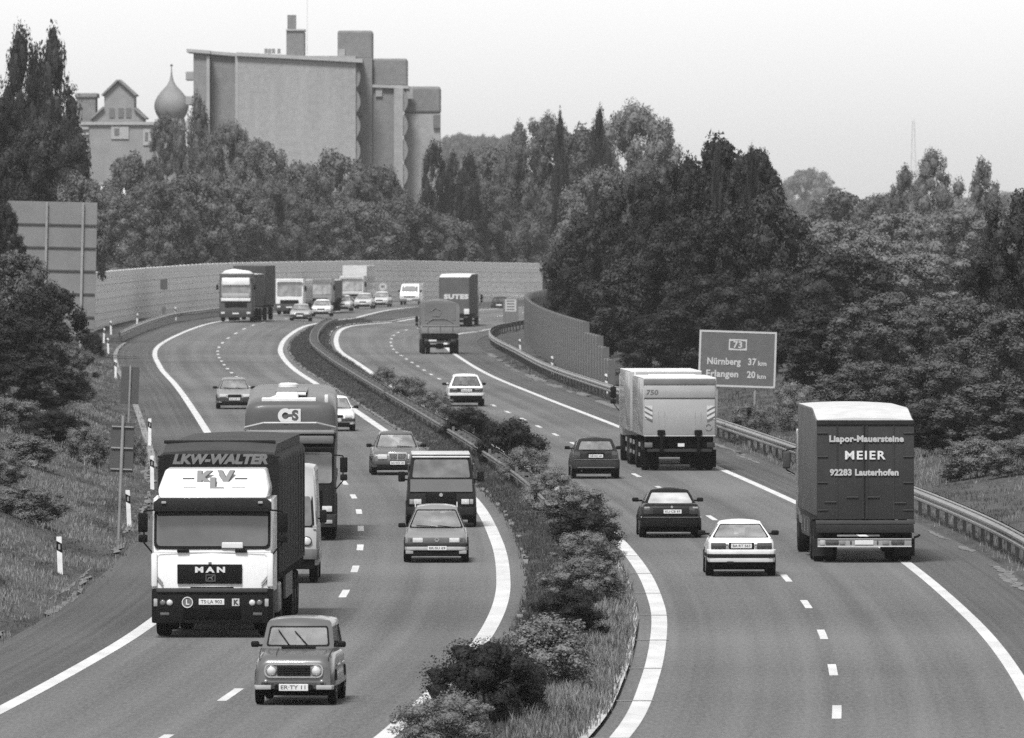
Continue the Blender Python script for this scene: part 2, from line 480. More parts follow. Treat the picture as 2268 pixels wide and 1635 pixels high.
while y < 900:
    b, c = MLE(y)+.08, MRE(y)-.12
    n = int((c-b)*(26 if y < 260 else 15 if y < 420 else 6))
    for i in range(n):
        x = r5.uniform(b, c); yy = y+r5.random()
        h = .10+.10*mnoise.noise(Vector((x*.8, yy*.25, 3)))+.16*(x > b+(c-b)*.6)
        side = (x-b)/(c-b)
        (spd if (side > .62 and r5.random() < .75 and y < 330) else sp).append((x, yy, max(.07, h), .2))
    y += 1
grass('median_grass', sp, g_grass, 1); grass('median_dry_grass', spd, g_pale, 2)
sp = []; spd = []
y = 200.0
while y < 760:
    a = PL(y)
    for i in range(52 if y < 330 else 26 if y < 480 else 9):
        t = r5.uniform(.1, 6.0 if y < 350 else 7)
        if t < .7 and r5.random() < .6: continue
        x = a-t; yy = y+r5.random()
        q = mnoise.noise(Vector((x*.5, yy*.12, 9)))
        (spd if q > (-.12 if y < 330 else .02) else sp).append((x, yy, (.06+.13*max(0, q+.3))*(.6+.8*r5.random()), .3))
    y += 1
grass('verge_grass', sp, g_grass, 3); grass('verge_dry_grass', spd, g_pale, 4)
sp = []; spd = []
y = 235.0
while y < 700:
    d = PR(y)
    for i in range(14 if y < 420 else 7):
        t = r5.uniform(.15, 9); x = d+t; yy = y+r5.random()
        q = mnoise.noise(Vector((x*.4, yy*.1, 5)))
        (spd if (q > -.12 and y < 420) else sp).append((x, yy, .11+.16*max(0, q+.3), .3))
    y += 1
grass('roadside_grass', sp, g_grass, 5); grass('roadside_dry_grass', spd, g_pale, 6)
# ---------------------------------------------------------------- guardrails
WPROF = [(0, -.155), (.045, -.14), (.08, -.10), (.08, -.05), (.02, -.01), (.02, .01), (.08, .05), (.08, .10), (.045, .14), (0, .155)]
def sweep(mb, f, y0, y1, prof, z0, side, step=4.0):
    ys = []; y = y0
    while y < y1-.01: ys.append(y); y += step
    ys.append(y1); rings = []
    for y in ys:
        x = f(y); s = (f(y+1)-f(y-1))/2; c = 1/math.sqrt(1+s*s)
        ring = []
        base = max(gz(x, y), 0)
        for o, h in prof: ring.append((x+side*o*c, y-side*o*s*c, base+z0+h))
        for o, h in reversed(prof): ring.append((x+side*(o-.012)*c, y-side*(o-.012)*s*c, base+z0+h))
        rings.append(ring)
    mb.loft(rings)
def post_mesh(h):
    mb = MB(); mb.box((0, 0, h/2-.15), (.10, .06, h+.3), .008, 1); return mb
def guardrail(label, f, y0, y1, side, step, group, double=False, beam=steel, z0=.60, h=.74):
    root = empty('guardrail', (f(y0), y0, gz(f(y0), y0)), 0, label, 'guardrail', group)
    inv = root.location.copy()
    def fix(o): o.location = -inv; return o
    PRF = [(a_*.7, b_*.55) for a_, b_ in WPROF] if double else WPROF
    mb = MB(); sweep(mb, f, y0, y1, PRF, z0, side)
    o = mb.build('beam', beam, root, 35); fix(o)
    if double:
        mb = MB(); sweep(mb, lambda y: f(y)+.5, y0, y1, PRF, z0, -side); fix(mb.build('beam', beam, root, 35))
        sp_ = None; y = y0+1
        while y < y1:
            if sp_ is None: q = MB().box((0, 0, 0), (.55, .06, .10)).build('spacer', steel_d, root); sp_ = q.data
            else: q = mesh_obj('spacer', sp_, root)
            q.location = Vector((f(y)+.27, y, gz(f(y), y)+z0))-inv; y += step
    if not double:
      mb = MB(); sweep(mb, lambda y: f(y)-side*.05, y0, y1, [(-.02, -.02), (.03, -.02), (.05, .0), (.03, .03), (-.02, .03)], z0+.19, side)
      fix(mb.build('top_rail', beam, root, 35))
    pm = None; y = y0+1; k = 0
    while y < y1:
        x = f(y) - side*.09
        if pm is None:
            o = post_mesh(h).build('post', steel_d, root); pm = o.data
        else: o = mesh_obj('post', pm, root)
        o.location = Vector((x, y, height(x, y) if side else 0)) - inv; o.location.z = gz(x, y) - inv.z
        y += step; k += 1
    return root
RGL = lambda y: RR(y)+2.65
GG = 'guardrails along the motorway'
guardrail('steel guardrail on the near right verge behind the rear of the dark curtain truck', RGL, 232, 503, -1, 4.0, GG)
guardrail('steel guardrail curving along the foot of the stepped ribbed noise barrier', lambda y: RR(y)+2.65+.5*sstep(560, 700, y), 506, 905, -1, 4.0, GG)
guardrail('double steel guardrail in the grass median between the bushes', RAIL, 305, 860, -1, 7.0, GG, True, mat('old_galvanised_steel', .12, rough=.65, metal=.2, var=.3, scale=.8), .52)
guardrail('steel guardrail round the outside of the far bend below the pale noise wall', lambda y: LL(y)-2.9, 770, 1010, 1, 4.0, GG)
b = empty('end_post', (RGL(504.5), 504.5, 0), 0, 'dark block where two lengths of right guardrail meet beside the pale delivery truck', 'crash block')
MB().box((0, 0, .45), (.36, .8, 1.0), .03).build('casing', mat('dark_panel', .02), b); MB().box((0, -.41, .6), (.3, .02, .3)).build('face_plate', steel_d, b)

# ---------------------------------------------------------------- noise barriers
wall_m = mat('barrier_planks', .74, rough=.85, var=.13, scale=1.2, stretch=(.25, 1, 6), bump=.3, bscale=4, grain=.5, gscale=3)
wall_p = mat('barrier_posts', .70, rough=.8)
rib_m = mat('ribbed_aluminium', .105, rough=.6, var=.18, scale=1.0, stretch=(1, 1, .4))
def plank_panel(L, H):
    mb = MB(); n = 9
    for i in range(n):
        h = H/n; mb.box((L/2, 0, (i+.5)*h), (L-.12, .10+.05*(i % 2), h-.02), .012, 1)
    mb.box((L/2, .06, H/2), (L-.1, .06, H-.02)); return mb
def rib_panel(L, H):
    mb = MB(); n = 4
    mb.box((L/2, .05, H/2), (L-.05, .05, H))
    for i in range(n): mb.box(((i+.5)*L/n, 0, H/2), (.42, .26, H-.02), .03, 1)
    return mb
def barrier(name, label, pts, L, hf, z0f, panel, pm_, m, postm, flip=1):
    """pts: dense path; panels of length L stand along it"""
    root = empty(name, pts[0], 0, label, 'noise barrier', 'noise barriers along the bend'); inv = root.location.copy(); cache = {}
    acc = 0; i = 0; p = Vector(pts[0]); pos = [p.copy()]
    for q in pts[1:]:
        q = Vector(q)
        while (q-p).length >= L:
            p = p+(q-p).normalized()*L; pos.append(p.copy())
    for a, b in zip(pos, pos[1:]):
        d = b-a; H = hf(a.y); key = round(H, 2)
        if key not in cache: cache[key] = panel(L, H).build('panel', m, root).data; o = [c for c in root.children if c.data == cache[key]][0]
        else: o = mesh_obj('panel', cache[key], root)
        o.location = Vector((a.x, a.y, z0f(a)))-inv; o.rotation_euler = (0, 0, math.atan2(d.y, d.x))
        pk = ('p', key)
        if pk not in cache:
            mb = MB(); mb.box((0, 0, H/2+.005), (.16 if panel is rib_panel else .08, .34 if panel is rib_panel else .14, H)); o = mb.build('post', postm, root); cache[pk] = o.data
        else: o = mesh_obj('post', cache[pk], root)
        o.location = Vector((a.x, a.y, z0f(a)))-inv; o.rotation_euler = (0, 0, math.atan2(d.y, d.x))
    return root
def dense(ctrl, n=60):
    fx = interp([(i, p[0]) for i, p in enumerate(ctrl)]); fy = interp([(i, p[1]) for i, p in enumerate(ctrl)])
    return [Vector((fx(i*(len(ctrl)-1)/n), fy(i*(len(ctrl)-1)/n), 0)) for i in range(n+1)]
ctrl = [(-33.5, 690), (-32.6, 740), (at(205, 800)-.3, 800), (at(330, 880), 880), (at(480, 950), 950), (at(620, 1005), 1005), (at(760, 1050), 1050), (at(900, 1090), 1090), (at(1050, 1125), 1125), (at(1190, 1150), 1150), (at(1330, 1170), 1170)]
TOPZ = interp([(690, 4.9), (800, 4.98), (880, 5.05), (950, 5.15), (1050, 5.05), (1090, 4.95), (1150, 4.5), (1200, 4.2)])
barrier('noise_barrier', 'pale plank noise wall sweeping round the far bend behind the traffic', dense(ctrl, 200), 4.0,
        lambda y: 4.6, lambda a: TOPZ(a.y)-4.6, plank_panel, None, wall_m, wall_p)
rib_p = mat('rib_post', .07, rough=.7)  # posts darkened to paint the shaded gaps that the ribs don't show
ctrl = [(4.97, 551), (3.6, 600), (2.5, 650), (1.7, 700), (1.2, 750), (1.05, 800), (1.6, 850), (3.2, 900)]
barrier('noise_barrier', 'dark ribbed noise barrier with a stepped near end at the wood edge', dense(ctrl, 160), 4.0,
        lambda y: 1.7 if y < 558 else 2.25 if y < 566 else 2.75 if y < 586 else 3.3, lambda a: -.05, rib_panel, None, rib_m, rib_p)

# ---------------------------------------------------------------- delineator posts
def delineator():
    root = empty('delineator_post', (0, 0, 0), 0, 'x', 'marker post', 'white delineator posts')
    prof = [(-.06, -.05), (.06, -.05), (.03, .06), (-.03, .06)]
    def seg(a, b, k=1.0, slant=0.0):
        mb = MB()
        vs = [(x*k, y*k, a+slant*x) for x, y in prof]+[(x*k, y*k, b+slant*x) for x, y in prof]
        mb.add(vs, [(0, 1, 2, 3), (7, 6, 5, 4)]+[(i, (i+1) % 4, 4+(i+1) % 4, 4+i) for i in range(4)]); return mb
    seg(-.15, 1.05, 1, 0).build('shaft', mat('post_white', .58, rough=.5), root)
    seg(.70, .92, 1.06, -.6).build('black_band', black, root)
    mb = MB(); mb.box((0, -.056, .81), (.045, .006, .12)); mb.build('reflector', mat('reflector', .2, rough=.3), root)
    return root
dl = [(130, 259.7, -10.6, 'white delineator post with black band in the grass nearest the camera on the left'),
      (289, 303.5, -10.5, 'white delineator post beside the grey sign back left of the white lorry cab'),
      (341, 349, -11.35, 'white delineator post just left of the lorry tarpaulin'),
      (335, 416.7, -13.65, 'white delineator post above the lorry roof on the left verge'),
      (0, 600, -21.5, 'white delineator post by the shoulder near the upper small sign back'),
      (0, 718, -26.2, 'white delineator post before the outer bend, nearer of the close pair'),
      (0, 764, -28.2, 'white delineator post at the start of the bend guardrail'),
      (0, 795, at(246, 795), 'white delineator post just right of the huge sign back'),
      (0, 828, at(303, 828), 'white delineator post against the left end of the pale wall'),
      (0, 872, at(389, 872), 'white delineator post against the pale wall left of the far lorry'),
      (0, 700, at(1197+0, 760)*0+ (RR(690)+3.6), 'white delineator post by the far end of the ribbed barrier'),
      (0, 612, RR(612)+3.3, 'white delineator post in front of the middle of the ribbed barrier'),
      (0, 540, RR(540)+3.2, 'white delineator post in front of the stepped end of the ribbed barrier'),
      (0, 392, RR(392)+3.4, 'white delineator post right of the pale truck trailer above the guardrail')]
proto = delineator()
for i, (u, y, x, lb) in enumerate(dl):
    o = proto if i == 0 else copy_tree(proto)
    o.location = (x, y, height(x, y)-.02 if i else height(x, y)-.12); o['label'] = lb
    o.rotation_euler = (R(rnd.uniform(-2, 2)), R(rnd.uniform(-3, 3)), 0)

# ---------------------------------------------------------------- signs
signb = mat('sign_back_aluminium', .135, rough=.6, var=.12, scale=.6)
sign_d = mat('small_sign_back', .045, rough=.6, var=.1)
sign_blue = mat('sign_face_dark_blue', .082, rough=.45, var=.08)
sign_w = mat('sign_face_white', .36, rough=.5, var=.05)
# great sign seen from behind
Y = 640; s = FP/Y
xr, xl = at(207.5, Y), at(8, Y); zt, zb = zat(446, Y), zat(728, Y)
root = empty('overhead_direction_sign', ((xl+xr)/2, Y, 0), 0, 'huge sign seen from behind, grey panels on two posts at the left', 'road sign')
x0 = (xl+xr)/2; H = (zt-zb)/5.55
for k in range(6):
    z1 = zt-k*H; z2 = max(zb, z1-H)
    MB().box((0, .03, (z1+z2)/2), (xr-xl, .05, z1-z2-.05), .01, 1).build('back_panel', signb, root)
    MB().box((0, .0, z2-.01), (xr-xl-.1, .16, .07)).build('stiffener', mat('stiffener_dark', .04), root)
for u in (96, 176):
    MB().box((at(u, Y)-x0, -.10, (zt+.6)/2), (.13, .16, zt-.6-.1)).build('post', steel, root)
root.rotation_euler = (0, R(1.3), 0)
# two smaller signs seen from behind
def small_back(label, u, v_t, v_b, v_g, Y, w, nbars):
    x = at(u, Y); z0 = height(x, Y); zt, zb = zat(v_t, Y), zat(v_b, Y)
    root = empty('road_sign', (x, Y, z0), 0, label, 'road sign', 'small signs seen from behind')
    MB().box((0, .06, (zt+zb)/2-z0), (w, .03, zt-zb), .008, 1).build('sign_panel', sign_d, root)
    MB().cyl((0, 0, -.2), (0, 0, zt-z0+.05+.12*(nbars > 0)), .045, n=10).build('post', steel, root, 40)
    for k in range(nbars): MB().box((0, .02, zt-z0-.12-k*(zt-zb-.2)/(max(1, nbars-1))), (w*.92, .04, .035)).build('clamp_rail', steel, root)
    root.rotation_euler = (0, R(2.2), 0)
    return root
small_back('plain upright sign back on a thin pole, higher of two on the left verge', 284, 812, 895, 935, 453, .74, 0)
small_back('upright sign back with three clamp rails on a thick pole beside the lorry', 262, 935, 1046, 1160, 290, .62, 3)
# distance sign
Y = 440; x = at(1628, Y); z0 = height(x, Y); s = FP/Y
zt, zb = zat(733, Y), zat(858, Y); W_ = 172/s; H_ = zt-zb; zc = (zt+zb)/2-z0
root = empty('distance_sign', (x, Y, z0), 0, 'blue distance sign with two town names and kilometres on a post', 'road sign')
MB().box((0, .02, zc), (W_, .05, H_), .02, 2).build('board', sign_blue, root)
bt = .06
def frame(w, h, t, cz, y, mb, cx=0):
    mb.box((cx, y, cz+h/2-t/2), (w, .012, t)); mb.box((cx, y, cz-h/2+t/2), (w, .012, t))
    mb.box((cx-w/2+t/2, y, cz), (t, .0121, h-2*t)); mb.box((cx+w/2-t/2, y, cz), (t, .0121, h-2*t))
mb = MB(); frame(W_-.01, H_-.01, .075, zc, -.012, mb); mb.build('border', sign_w, root)
k = W_/1710.0        # crop pixels of the sign to metres
def sx(px): return (px-1018)*k
def sz(py): return zc-(py-808)*k
mb = MB(); cx, cz, w, h, c_ = 0, sz(493), 400*k, 245*k, 32*k
fr = []
for (x1, z1, x2, z2) in ((-w/2, h/2, w/2, h/2), (-w/2, -h/2, w/2, -h/2)):
    sg = 1 if z1 > 0 else -1
    outer = [(x1, cz+z1), (0, cz+z1+sg*.0), (x2, cz+z2)]; inner = [(x2-25*k, cz+z2-sg*48*k), (0, cz+z1-sg*26*k), (x1+25*k, cz+z1-sg*48*k)]
    mb.prism(outer+inner, -.018, -.006, 'y')
for sg in (-1, 1): mb.box((sg*(w/2-14*k), -.012, cz), (28*k, .011, h-4*k))
mb.build('route_badge', sign_w, root)
def st(tx, px, py, size, w, bold=.012):
    text_obj('lettering', tx, size*k*1.36, sign_w, root, T((sx(px), -.012, sz(py))), bold, 0, .004, w*k, 'CENTER', 1.05)
st('73', 1018, 497, 150, 195); st('Nürnberg', 718, 872, 150, 740); st('37', 1340, 866, 150, 185); st('km', 1568, 893, 105, 185, .008)
st('Erlangen', 692, 1145, 150, 710); st('20', 1330, 1150, 150, 185); st('km', 1562, 1180, 105, 190, .008)
for px in (-.75, .75): MB().cyl((px, .09, -.6), (px, .09, zc+H_/2-.05), .05, n=10).build('post', steel, root, 40)
root.rotation_euler = (0, R(1.9), R(2))
# far signs
Y = 905; x = at(1131, Y); root = empty('information_sign', (x, Y, gz(x, Y)), R(-3), 'dark board with a white upper panel standing by the far end of the guardrail', 'road sign')
MB().box((0, .03, 1.15), (34/FP*Y, .06, 1.9), .02, 1).build('board', mat('far_board', .11), root); MB().box((0, -.01, 1.55), (.92, .02, 1.0)).build('white_panel', sign_w, root)
mb = MB()
for i in range(4): mb.box((0, -.025, 1.92-.23*i), (.62, .01, .07))
mb.build('lettering', sign_d, root)
for sx_ in (-.4, .4): MB().cyl((sx_, .08, -.3), (sx_, .08, 2.0), .04, n=8).build('post', steel, root, 40)
Y = 858; x = at(363, Y); zb = gz(x, Y)
root = empty('hectometre_sign', (x, Y, zb), 0, 'small dark upright sign on a pole before the left part of the pale wall', 'road sign')
MB().box((0, 0, zat(630, Y)-zb), (.56, .04, .80), .01, 1).build('board', sign_d, root); MB().cyl((0, .05, -.2), (0, .05, zat(630, Y)-zb), .05, n=8).build('post', steel, root, 40)
MB().box((0, -.02, .95), (.3, .03, .6)).build('lower_plate', steel_d, root)
Y = 1020; x = at(848, Y); z0 = gz(x, Y)
root = empty('speed_limit_sign', (x, Y, z0), 0, 'round white speed sign on a post over the queue of far cars', 'road sign')
zc = zat(635, Y)-z0
mb = MB(); mb.lathe([(0, -.02), (.40, -.02), (.40, .02), (0, .02)], (0, 0, zc), 'y', 28); mb.build('disc', sign_w, root, 40)
mb = MB(); mb.lathe([(.33, -.03), (.42, -.03), (.42, .03), (.33, .03)], (0, 0, zc), 'y', 28); mb.build('rim', mat('sign_rim_red', .22), root, 40)
MB().cyl((0, .06, -.2), (0, .06, zc+.1), .05, n=8).build('post', steel, root, 40)
MB().box((0, -.0, zat(662, Y)-z0), (1.1, .04, .85), .01, 1).build('supplementary_plate', mat('far_plate', .38), root)
text_obj('lettering', '80', .34, sign_d, root, T((0, -.03, zc)), .01)
# ---------------------------------------------------------------- trees and shrubs
lf = {'dark': leafy('foliage_dark', .020, .65, 2.5), 'dark2': leafy('foliage_dark_olive', .030, .6, 2.0), 'mid': leafy('foliage_mid', .102, .28, 2.2), 'mid2': leafy('foliage_mid_deep', .072, .28, 1.8), 'mid3': leafy('foliage_mid_grey', .087, .26, 2.6),  # mid and light tones lifted, so far crowns carry haze in their colour
      'light': leafy('foliage_hazed', .13, .24, 2.0), 'fir': leafy('foliage_needles', .06, .4, 2.0), 'bush_d': leafy('shrub_dark', .016, .55, 2.0), 'bush_m': leafy('shrub_mid', .118, .45, 1.8), 'bush_l': leafy('shrub_light', .135, .42, 1.8)}
bark = mat('bark', .05, rough=.95, var=.4, scale=4, stretch=(1, 1, .2), bump=.4, bscale=6)

def leaf_quads(vs, fs, c, r, n, ls, rg, up=.35, flat=1.0):
    """n leaf sprays of size ls scattered over and in a clump of radius r at c, facing mostly outward"""
    for _ in range(n):
        d = Vector((rg.gauss(0, 1), rg.gauss(0, 1), rg.gauss(0, 1)))
        if d.length < 1e-3: continue
        d.normalize()
        k = rg.random(); q = r*(1.0-.45*k*k)*rg.uniform(.86, 1.14)
        p = c+Vector((d.x*q, d.y*q, d.z*q*flat))
        nrm = (d+Vector((rg.gauss(0, .55), rg.gauss(0, .55), rg.gauss(0, .55)+up))).normalized()
        a = nrm.orthogonal().normalized(); a = Matrix.Rotation(rg.uniform(0, 6.28), 3, nrm) @ a; b = nrm.cross(a)
        s = ls*rg.uniform(.6, 1.35); w = s*rg.uniform(.35, .6)
        n0 = len(vs); dr = nrm*(-.25*s)
        vs += [p-a*s*.55, p+b*w*.6-a*.05*s, p+a*s*.6+dr, p-b*w*.6-a*.05*s]
        fs.append((n0, n0+1, n0+2, n0+3))

def crown_mesh(name, seed, kind, ls, n_leaf, m):
    """crown filling roughly x, y in -1..1 and z in 0..2 before scaling (stored at real size 2 x 2 x 2 units)"""
    rg = random.Random(seed); vs = []; fs = []; cl = []
    if kind == 'broad':
        N = 58
        for i in range(N):
            t = (i+.5)/N; a = i*2.4+rg.uniform(-.5, .5)
            z = .12+1.72*t
            prof = math.sqrt(max(0, 1-((t-.5)/.5)**2))**.75 if t > .5 else .80+.2*math.sin(math.pi*t)
            rr = prof*(rg.uniform(.50, .90) if i % 4 else rg.uniform(0, .4))
            cl.append((Vector((rr*math.cos(a), rr*math.sin(a), z)), rg.uniform(.13, .23)))
        for i in range(22):
            a = rg.uniform(0, 6.28); t = rg.uniform(.35, 1); rr = .86*math.sqrt(max(0, 1-((t-.35)/.65)**2))
            cl.append((Vector((rr*math.cos(a), rr*math.sin(a), .15+1.75*t)), rg.uniform(.08, .15)))
        cl.append((Vector((0, 0, 1.78)), .2)); cl.append((Vector((rg.uniform(-.3, .3), rg.uniform(-.3, .3), 1.84)), .12))
    elif kind == 'poplar':
        N = 44
        for i in range(N):
            t = (i+.5)/N; a = i*2.4; z = .1+1.72*t
            prof = (.45+.55*math.sin(math.pi*min(1, t*1.1+.05))) if t < .7 else (1-t)/.3*.7+.12
            rr = prof*rg.uniform(.3, .8)
            cl.append((Vector((rr*math.cos(a), rr*math.sin(a), z)), rg.uniform(.16, .28)*(1 if t < .75 else .7)))
        for i in range(16):
            a = rg.uniform(0, 6.28); t = rg.uniform(.2, .95); rr = .8*(1-t*.75)
            cl.append((Vector((rr*math.cos(a), rr*math.sin(a), .2+1.7*t)), .1))
        cl.append((Vector((0, 0, 1.86)), .1))
    elif kind == 'fir':
        N = 60
        for i in range(N):
            t = (i+.5)/N; a = i*2.4; z = .05+1.85*t; prof = (1-t)**.75*.82+.06
            rr = prof*rg.uniform(.35, .95)
            cl.append((Vector((rr*math.cos(a), rr*math.sin(a), z-.1*rr)), (.10+.16*(1-t))*rg.uniform(.7, 1.2)))
        cl.append((Vector((0, 0, 1.95)), .05))
    else:                                   # shrub
        N = 24
        for i in range(N):
            t = (i+.5)/N; a = i*2.4+rg.uniform(-.4, .4); z = .15+1.45*t
            rr = .78*math.sqrt(max(.02, 1-((t-.35)/.66)**2))*rg.uniform(.5, 1)
            cl.append((Vector((rr*math.cos(a), rr*math.sin(a), z)), rg.uniform(.2, .34)))
        if kind == 'spiky':
            for i in range(26):
                a = rg.uniform(0, 6.28); el = rg.uniform(.3, 1.45); L_ = rg.uniform(.75, 1.08)
                d = Vector((math.cos(a)*math.cos(el)*.95, math.sin(a)*math.cos(el)*.95, math.sin(el)*1.25))
                o = Vector((0, 0, .55))
                for q in range(7):
                    cl.append((o+d*(L_*(.45+.55*q/6)), .085*(1-.09*q)))
        else:
            for i in range(10):
                a = rg.uniform(0, 6.28); t = rg.uniform(.3, 1); rr = .9*math.sqrt(max(0, 1-t*t*.8))
                cl.append((Vector((rr*math.cos(a), rr*math.sin(a), .25+1.55*t)), rg.uniform(.08, .14)))
    tot = sum(r*r for _, r in cl)
    for c, r in cl:
        if r > .12:
            bm = bmesh.new(); bmesh.ops.create_icosphere(bm, subdivisions=2, radius=r*.62)
            n0 = len(vs); off = Vector((rg.random()*9, 0, 0))
            for w in bm.verts: vs.append(c+w.co*(1+.5*mnoise.noise(w.co*6+off)))
            bm.verts.index_update(); fs += [tuple(n0+w.index for w in f.verts) for f in bm.faces]; bm.free()
        leaf_quads(vs, fs, c, r, int(n_leaf*r*r/tot), ls, rg)
    me = bpy.data.meshes.new(name); me.from_pydata([tuple(p) for p in vs], [], fs); me.materials.append(m)
    return me

def trunk_mesh(name, seed, kind):
    rg = random.Random(seed); mb = MB()
    mb.tube([(0, 0, -.12), (.02, .01, .25), (-.01, .02, .7), (.0, 0, 1.3)], [.075, .055, .045, .02], 9)
    for i in range(8 if kind != 'fir' else 3):
        a = rg.uniform(0, 6.28); z = rg.uniform(.3, 1.0); L_ = rg.uniform(.35, .6)
        p0 = Vector((0, 0, z)); p1 = p0+Vector((math.cos(a)*L_*.6, math.sin(a)*L_*.6, L_*.45)); p2 = p1+Vector((math.cos(a)*L_*.35, math.sin(a)*L_*.35, L_*.5))
        mb.tube([p0, p1, p2], [.028, .018, .008], 6)
    o = mb.build(name, bark, None, 60); me = o.data; bpy.data.objects.remove(o); return me

protos = {}
def proto_crown(kind, tone, i):
    key = (kind, tone, i)
    if key not in protos:
        small = kind in ('shrub', 'spiky')
        ls, n = {'broad': (.052, 16000), 'poplar': (.050, 11000), 'fir': (.05, 11000), 'shrub': (.047, 14000), 'spiky': (.05, 12000)}[kind]
        protos[key] = crown_mesh('crown', hash((kind, i)) % 1000 if False else (sum(map(ord, kind))+17*i), kind, ls*(.8, 1.0, 1.22, .9)[i], int(n*(1.4, 1.0, .75, 1.2)[i]), lf[tone])
    return protos[key]
trunks = {k: [trunk_mesh('trunk', 3+i, k) for i in range(2)] for k in ('broad', 'fir')}
tree_n = [0]
def tree(kind, tone, u, vtop, wpx, Y, label, group, x=None, base=None, name=None, cat='tree', zb=None, hbot=.0, dep=1.0):
    i = tree_n[0]; tree_n[0] += 1
    if group == G6 and tone == 'mid': tone = 'mid2'
    if tone == 'mid': tone = ('mid', 'mid2', 'mid3')[i % 3]
    elif tone == 'dark' and i % 3 == 1: tone = 'dark2'
    rg = random.Random(100+i); s = FP/Y
    x = at(u, Y) if x is None else x
    z0 = height(x, Y) if zb is None else zb
    h = max(1.0, zat(vtop, Y)-z0)
    root = empty(name or {'broad': 'broadleaf_tree', 'poplar': 'poplar_tree', 'fir': 'conifer_tree'}.get(kind, 'shrub'), (x, Y, z0), rg.uniform(0, 6.28), label, cat, group)
    w = wpx/s/2
    c = mesh_obj('crown', proto_crown(kind, tone, i % 4), root)
    if kind == 'broad': w *= 1.18
    lowf = {'broad': max(.10, 1-3.4*w/h), 'poplar': .08, 'fir': .06}.get(kind, -.03)
    c.location = (0, 0, h*lowf); c.scale = (w*1.06, w*1.06*dep, h*(1-lowf)/1.96)
    t = mesh_obj('trunk' if kind in ('broad', 'poplar', 'fir') else 'stem', trunks['fir' if kind == 'fir' else 'broad'][i % 2], root)
    tw = max(.25, min(w, h*.25)); t.scale = (tw, tw, h/2.0)
    return root

